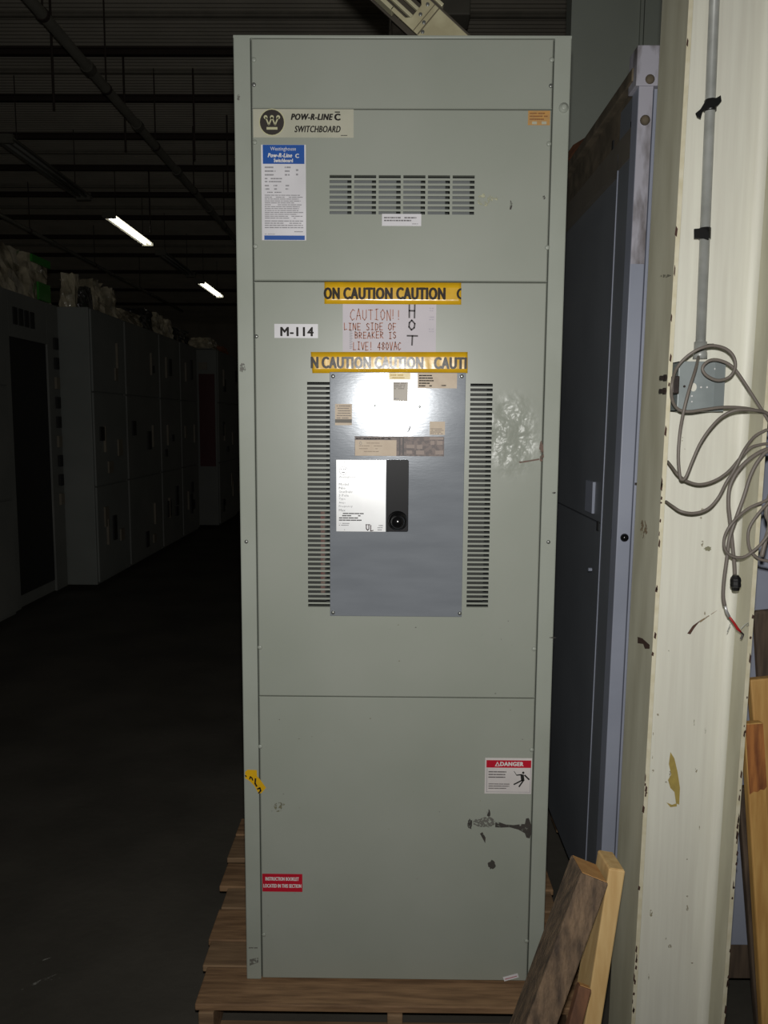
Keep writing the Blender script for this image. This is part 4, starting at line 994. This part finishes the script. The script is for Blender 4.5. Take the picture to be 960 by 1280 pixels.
wrapped(124, 135, 352, 389, -2.66, WRAP, 'crumpled plastic-wrapped unit on the pale-sided cabinet', 6)
wrapped(144, 152, 362, 395, -2.66, WRAP, 'thin upright wrapped unit on the row', 7)
wrapped(156, 182, 390, 404, -2.66, WRAP, 'low flat wrapped unit lying on the row', 8)
wrapped(185, 197, 388, 412, -2.66, WRAPDARK, 'dark wrapped unit in the middle of the row', 9)
wrapped(201, 211, 393, 417, -2.66, WRAP, 'shiny wrapped unit in the middle of the row', 10)
wrapped(215, 220, 400, 421, -2.66, WRAP, 'slim shiny wrapped unit in the middle of the row', 11)
wrapped(224, 240, 412, 428, -2.66, WRAPDARK, 'dark wrapped unit near the red-panelled cabinet', 12)
wrapped(268, 276, 424, 436, -2.45, WRAP, 'small shiny wrapped unit beyond the red-panelled cabinet', 13)
wrapped(279, 289, 434, 441, -2.5, mat('brown_carton', (170, 110, 76), .7), 'small brown carton far along the row', 14)

# ================================================================== THINGS ON TOP OF THE SWITCHBOARD
TY = 2.02
wb1 = thing('wrapped_bundle', (.02, 2.25, ZT+.002), 'dark bundle in shiny plastic wrap on top of the switchboard', 'package')
bm = bmesh.new(); bmesh.ops.create_cube(bm, size=1.0); bmesh.ops.subdivide_edges(bm, edges=bm.edges[:], cuts=7, use_grid_fill=True)
q = random.Random(77)
for vv in bm.verts:
    vv.co += Vector((q.uniform(-.05, .05), q.uniform(-.05, .05), q.uniform(-.03, .03) if vv.co.z > -.45 else 0)); vv.co = Vector((vv.co.x*.10, vv.co.y*.26, vv.co.z*.32))
me = bpy.data.meshes.new('plastic_cover'); bm.to_mesh(me); bm.free(); me.materials.append(mat('dark_wrap', (52, 48, 42), .14, rgb2=(30, 28, 26), scale=12, bump=.9, bscale=30, coat=.7))
place('plastic_cover', me, (.04, 2.27, ZT+.003+.16), wb1)
hb0, hb1 = onY(549, 18, 6.0), onY(588, 18, 6.0)
gb = thing('hanging_box', ((hb0.x+hb1.x)/2, 6.1, hb0.z), 'plain grey metal box hung from the roof above the switchboard', 'box')
MB().box(hb0.x, hb1.x, 6.0, 6.22, hb0.z, hb0.z+.42).build('box_body', mat('case_grey', (150, 146, 134), .6), gb, bevel=.01)
for xx in (hb0.x+.04, hb1.x-.04): MB().cyl((xx, 6.1, hb0.z+.42), (xx, 6.1, ZD), .01, 8).build('hanger_rod', JOIST, gb)
# tan mechanism: slotted plate, bars and side rail, leaning up to the left
mech = thing('breaker_mechanism', (.19, TY+.06, ZT+.002), 'tan metal breaker mechanism with slotted plate and bars leaning on the switchboard top', 'mechanism')
A_ = onY(541, 45, TY); d0 = (onY(490.6, 14, TY)-onY(521, 42.3, TY)).normalized()       # plate runs up to the left
n0 = Vector((d0.z, 0, -d0.x)); 
if n0.x < 0: n0 = -n0
org = onY(521, 42.3, TY)                                                                # a point of the lower-left edge
WM = .078
def mp(s, w, y): return org+d0*s+n0*w+Vector((0, y, 0))
def mplate(poly, y0, y1, name, m, par=mech, bevel=.0015):
    return MB().prism([mp(s, w, y0) for s, w in poly], (0, y1-y0, 0)).build(name, m, par, bevel=bevel)
lowS = -(org.z-ZT-.004)/d0.z; 
lowS2 = lowS - WM*n0.z/d0.z
mplate([(lowS, 0), (.085, 0), (.085, .010), (.045, .010), (.035, .020), (.035, .056), (.045, .066), (.085, .066), (.085, WM), (lowS2, WM)], 0, .006, 'slotted_plate', TAN)
mplate([(lowS+.003, .002), (.3, .002), (.3, WM-.002), (lowS2+.006, WM-.002)], .05, .056, 'back_plate', mat('mechanism_dark', (70, 64, 54), .6))
for (w0, w1) in ((.022, .030), (.044, .052)):
    mplate([(.036, w0), (.32, w0), (.32, w1), (.036, w1)], .010, .022, 'bar', TANBAR)
mplate([(.08, 0), (.32, 0), (.32, .010), (.08, .010)], 0, .03, 'side_bar', TANBAR)
mplate([(-.005, WM+.006), (.30, WM+.006), (.30, WM+.014), (-.005, WM+.014)], -.004, .02, 'side_rail', TANBAR)
mplate([(lowS2+.008, WM), (.28, WM), (.28, WM+.006), (lowS2+.008, WM+.006)], .002, .05, 'side_sheet', mat('mechanism_dark', (70, 64, 54), .6))
mplate([(-.004, .0), (-.001, 0), (-.001, WM), (-.004, WM)], -.0025, 0, 'fold_line', mat('mechanism_seam', (110, 102, 82), .6))
mplate([(.010, .0), (.012, 0), (.012, WM), (.010, WM)], -.0015, 0, 'fold_line', mat('mechanism_seam', (110, 102, 82), .6))
for (s, w) in ((.022, .038), (.004, .030), (-.008, .012), (.024, .066)):
    p = mp(s, w, 0); MB().lathe(p, (0, -1, 0), [(0, .0045), (.002, .0045), (.0035, .002)], 10).build('screw', SCREW, mech)
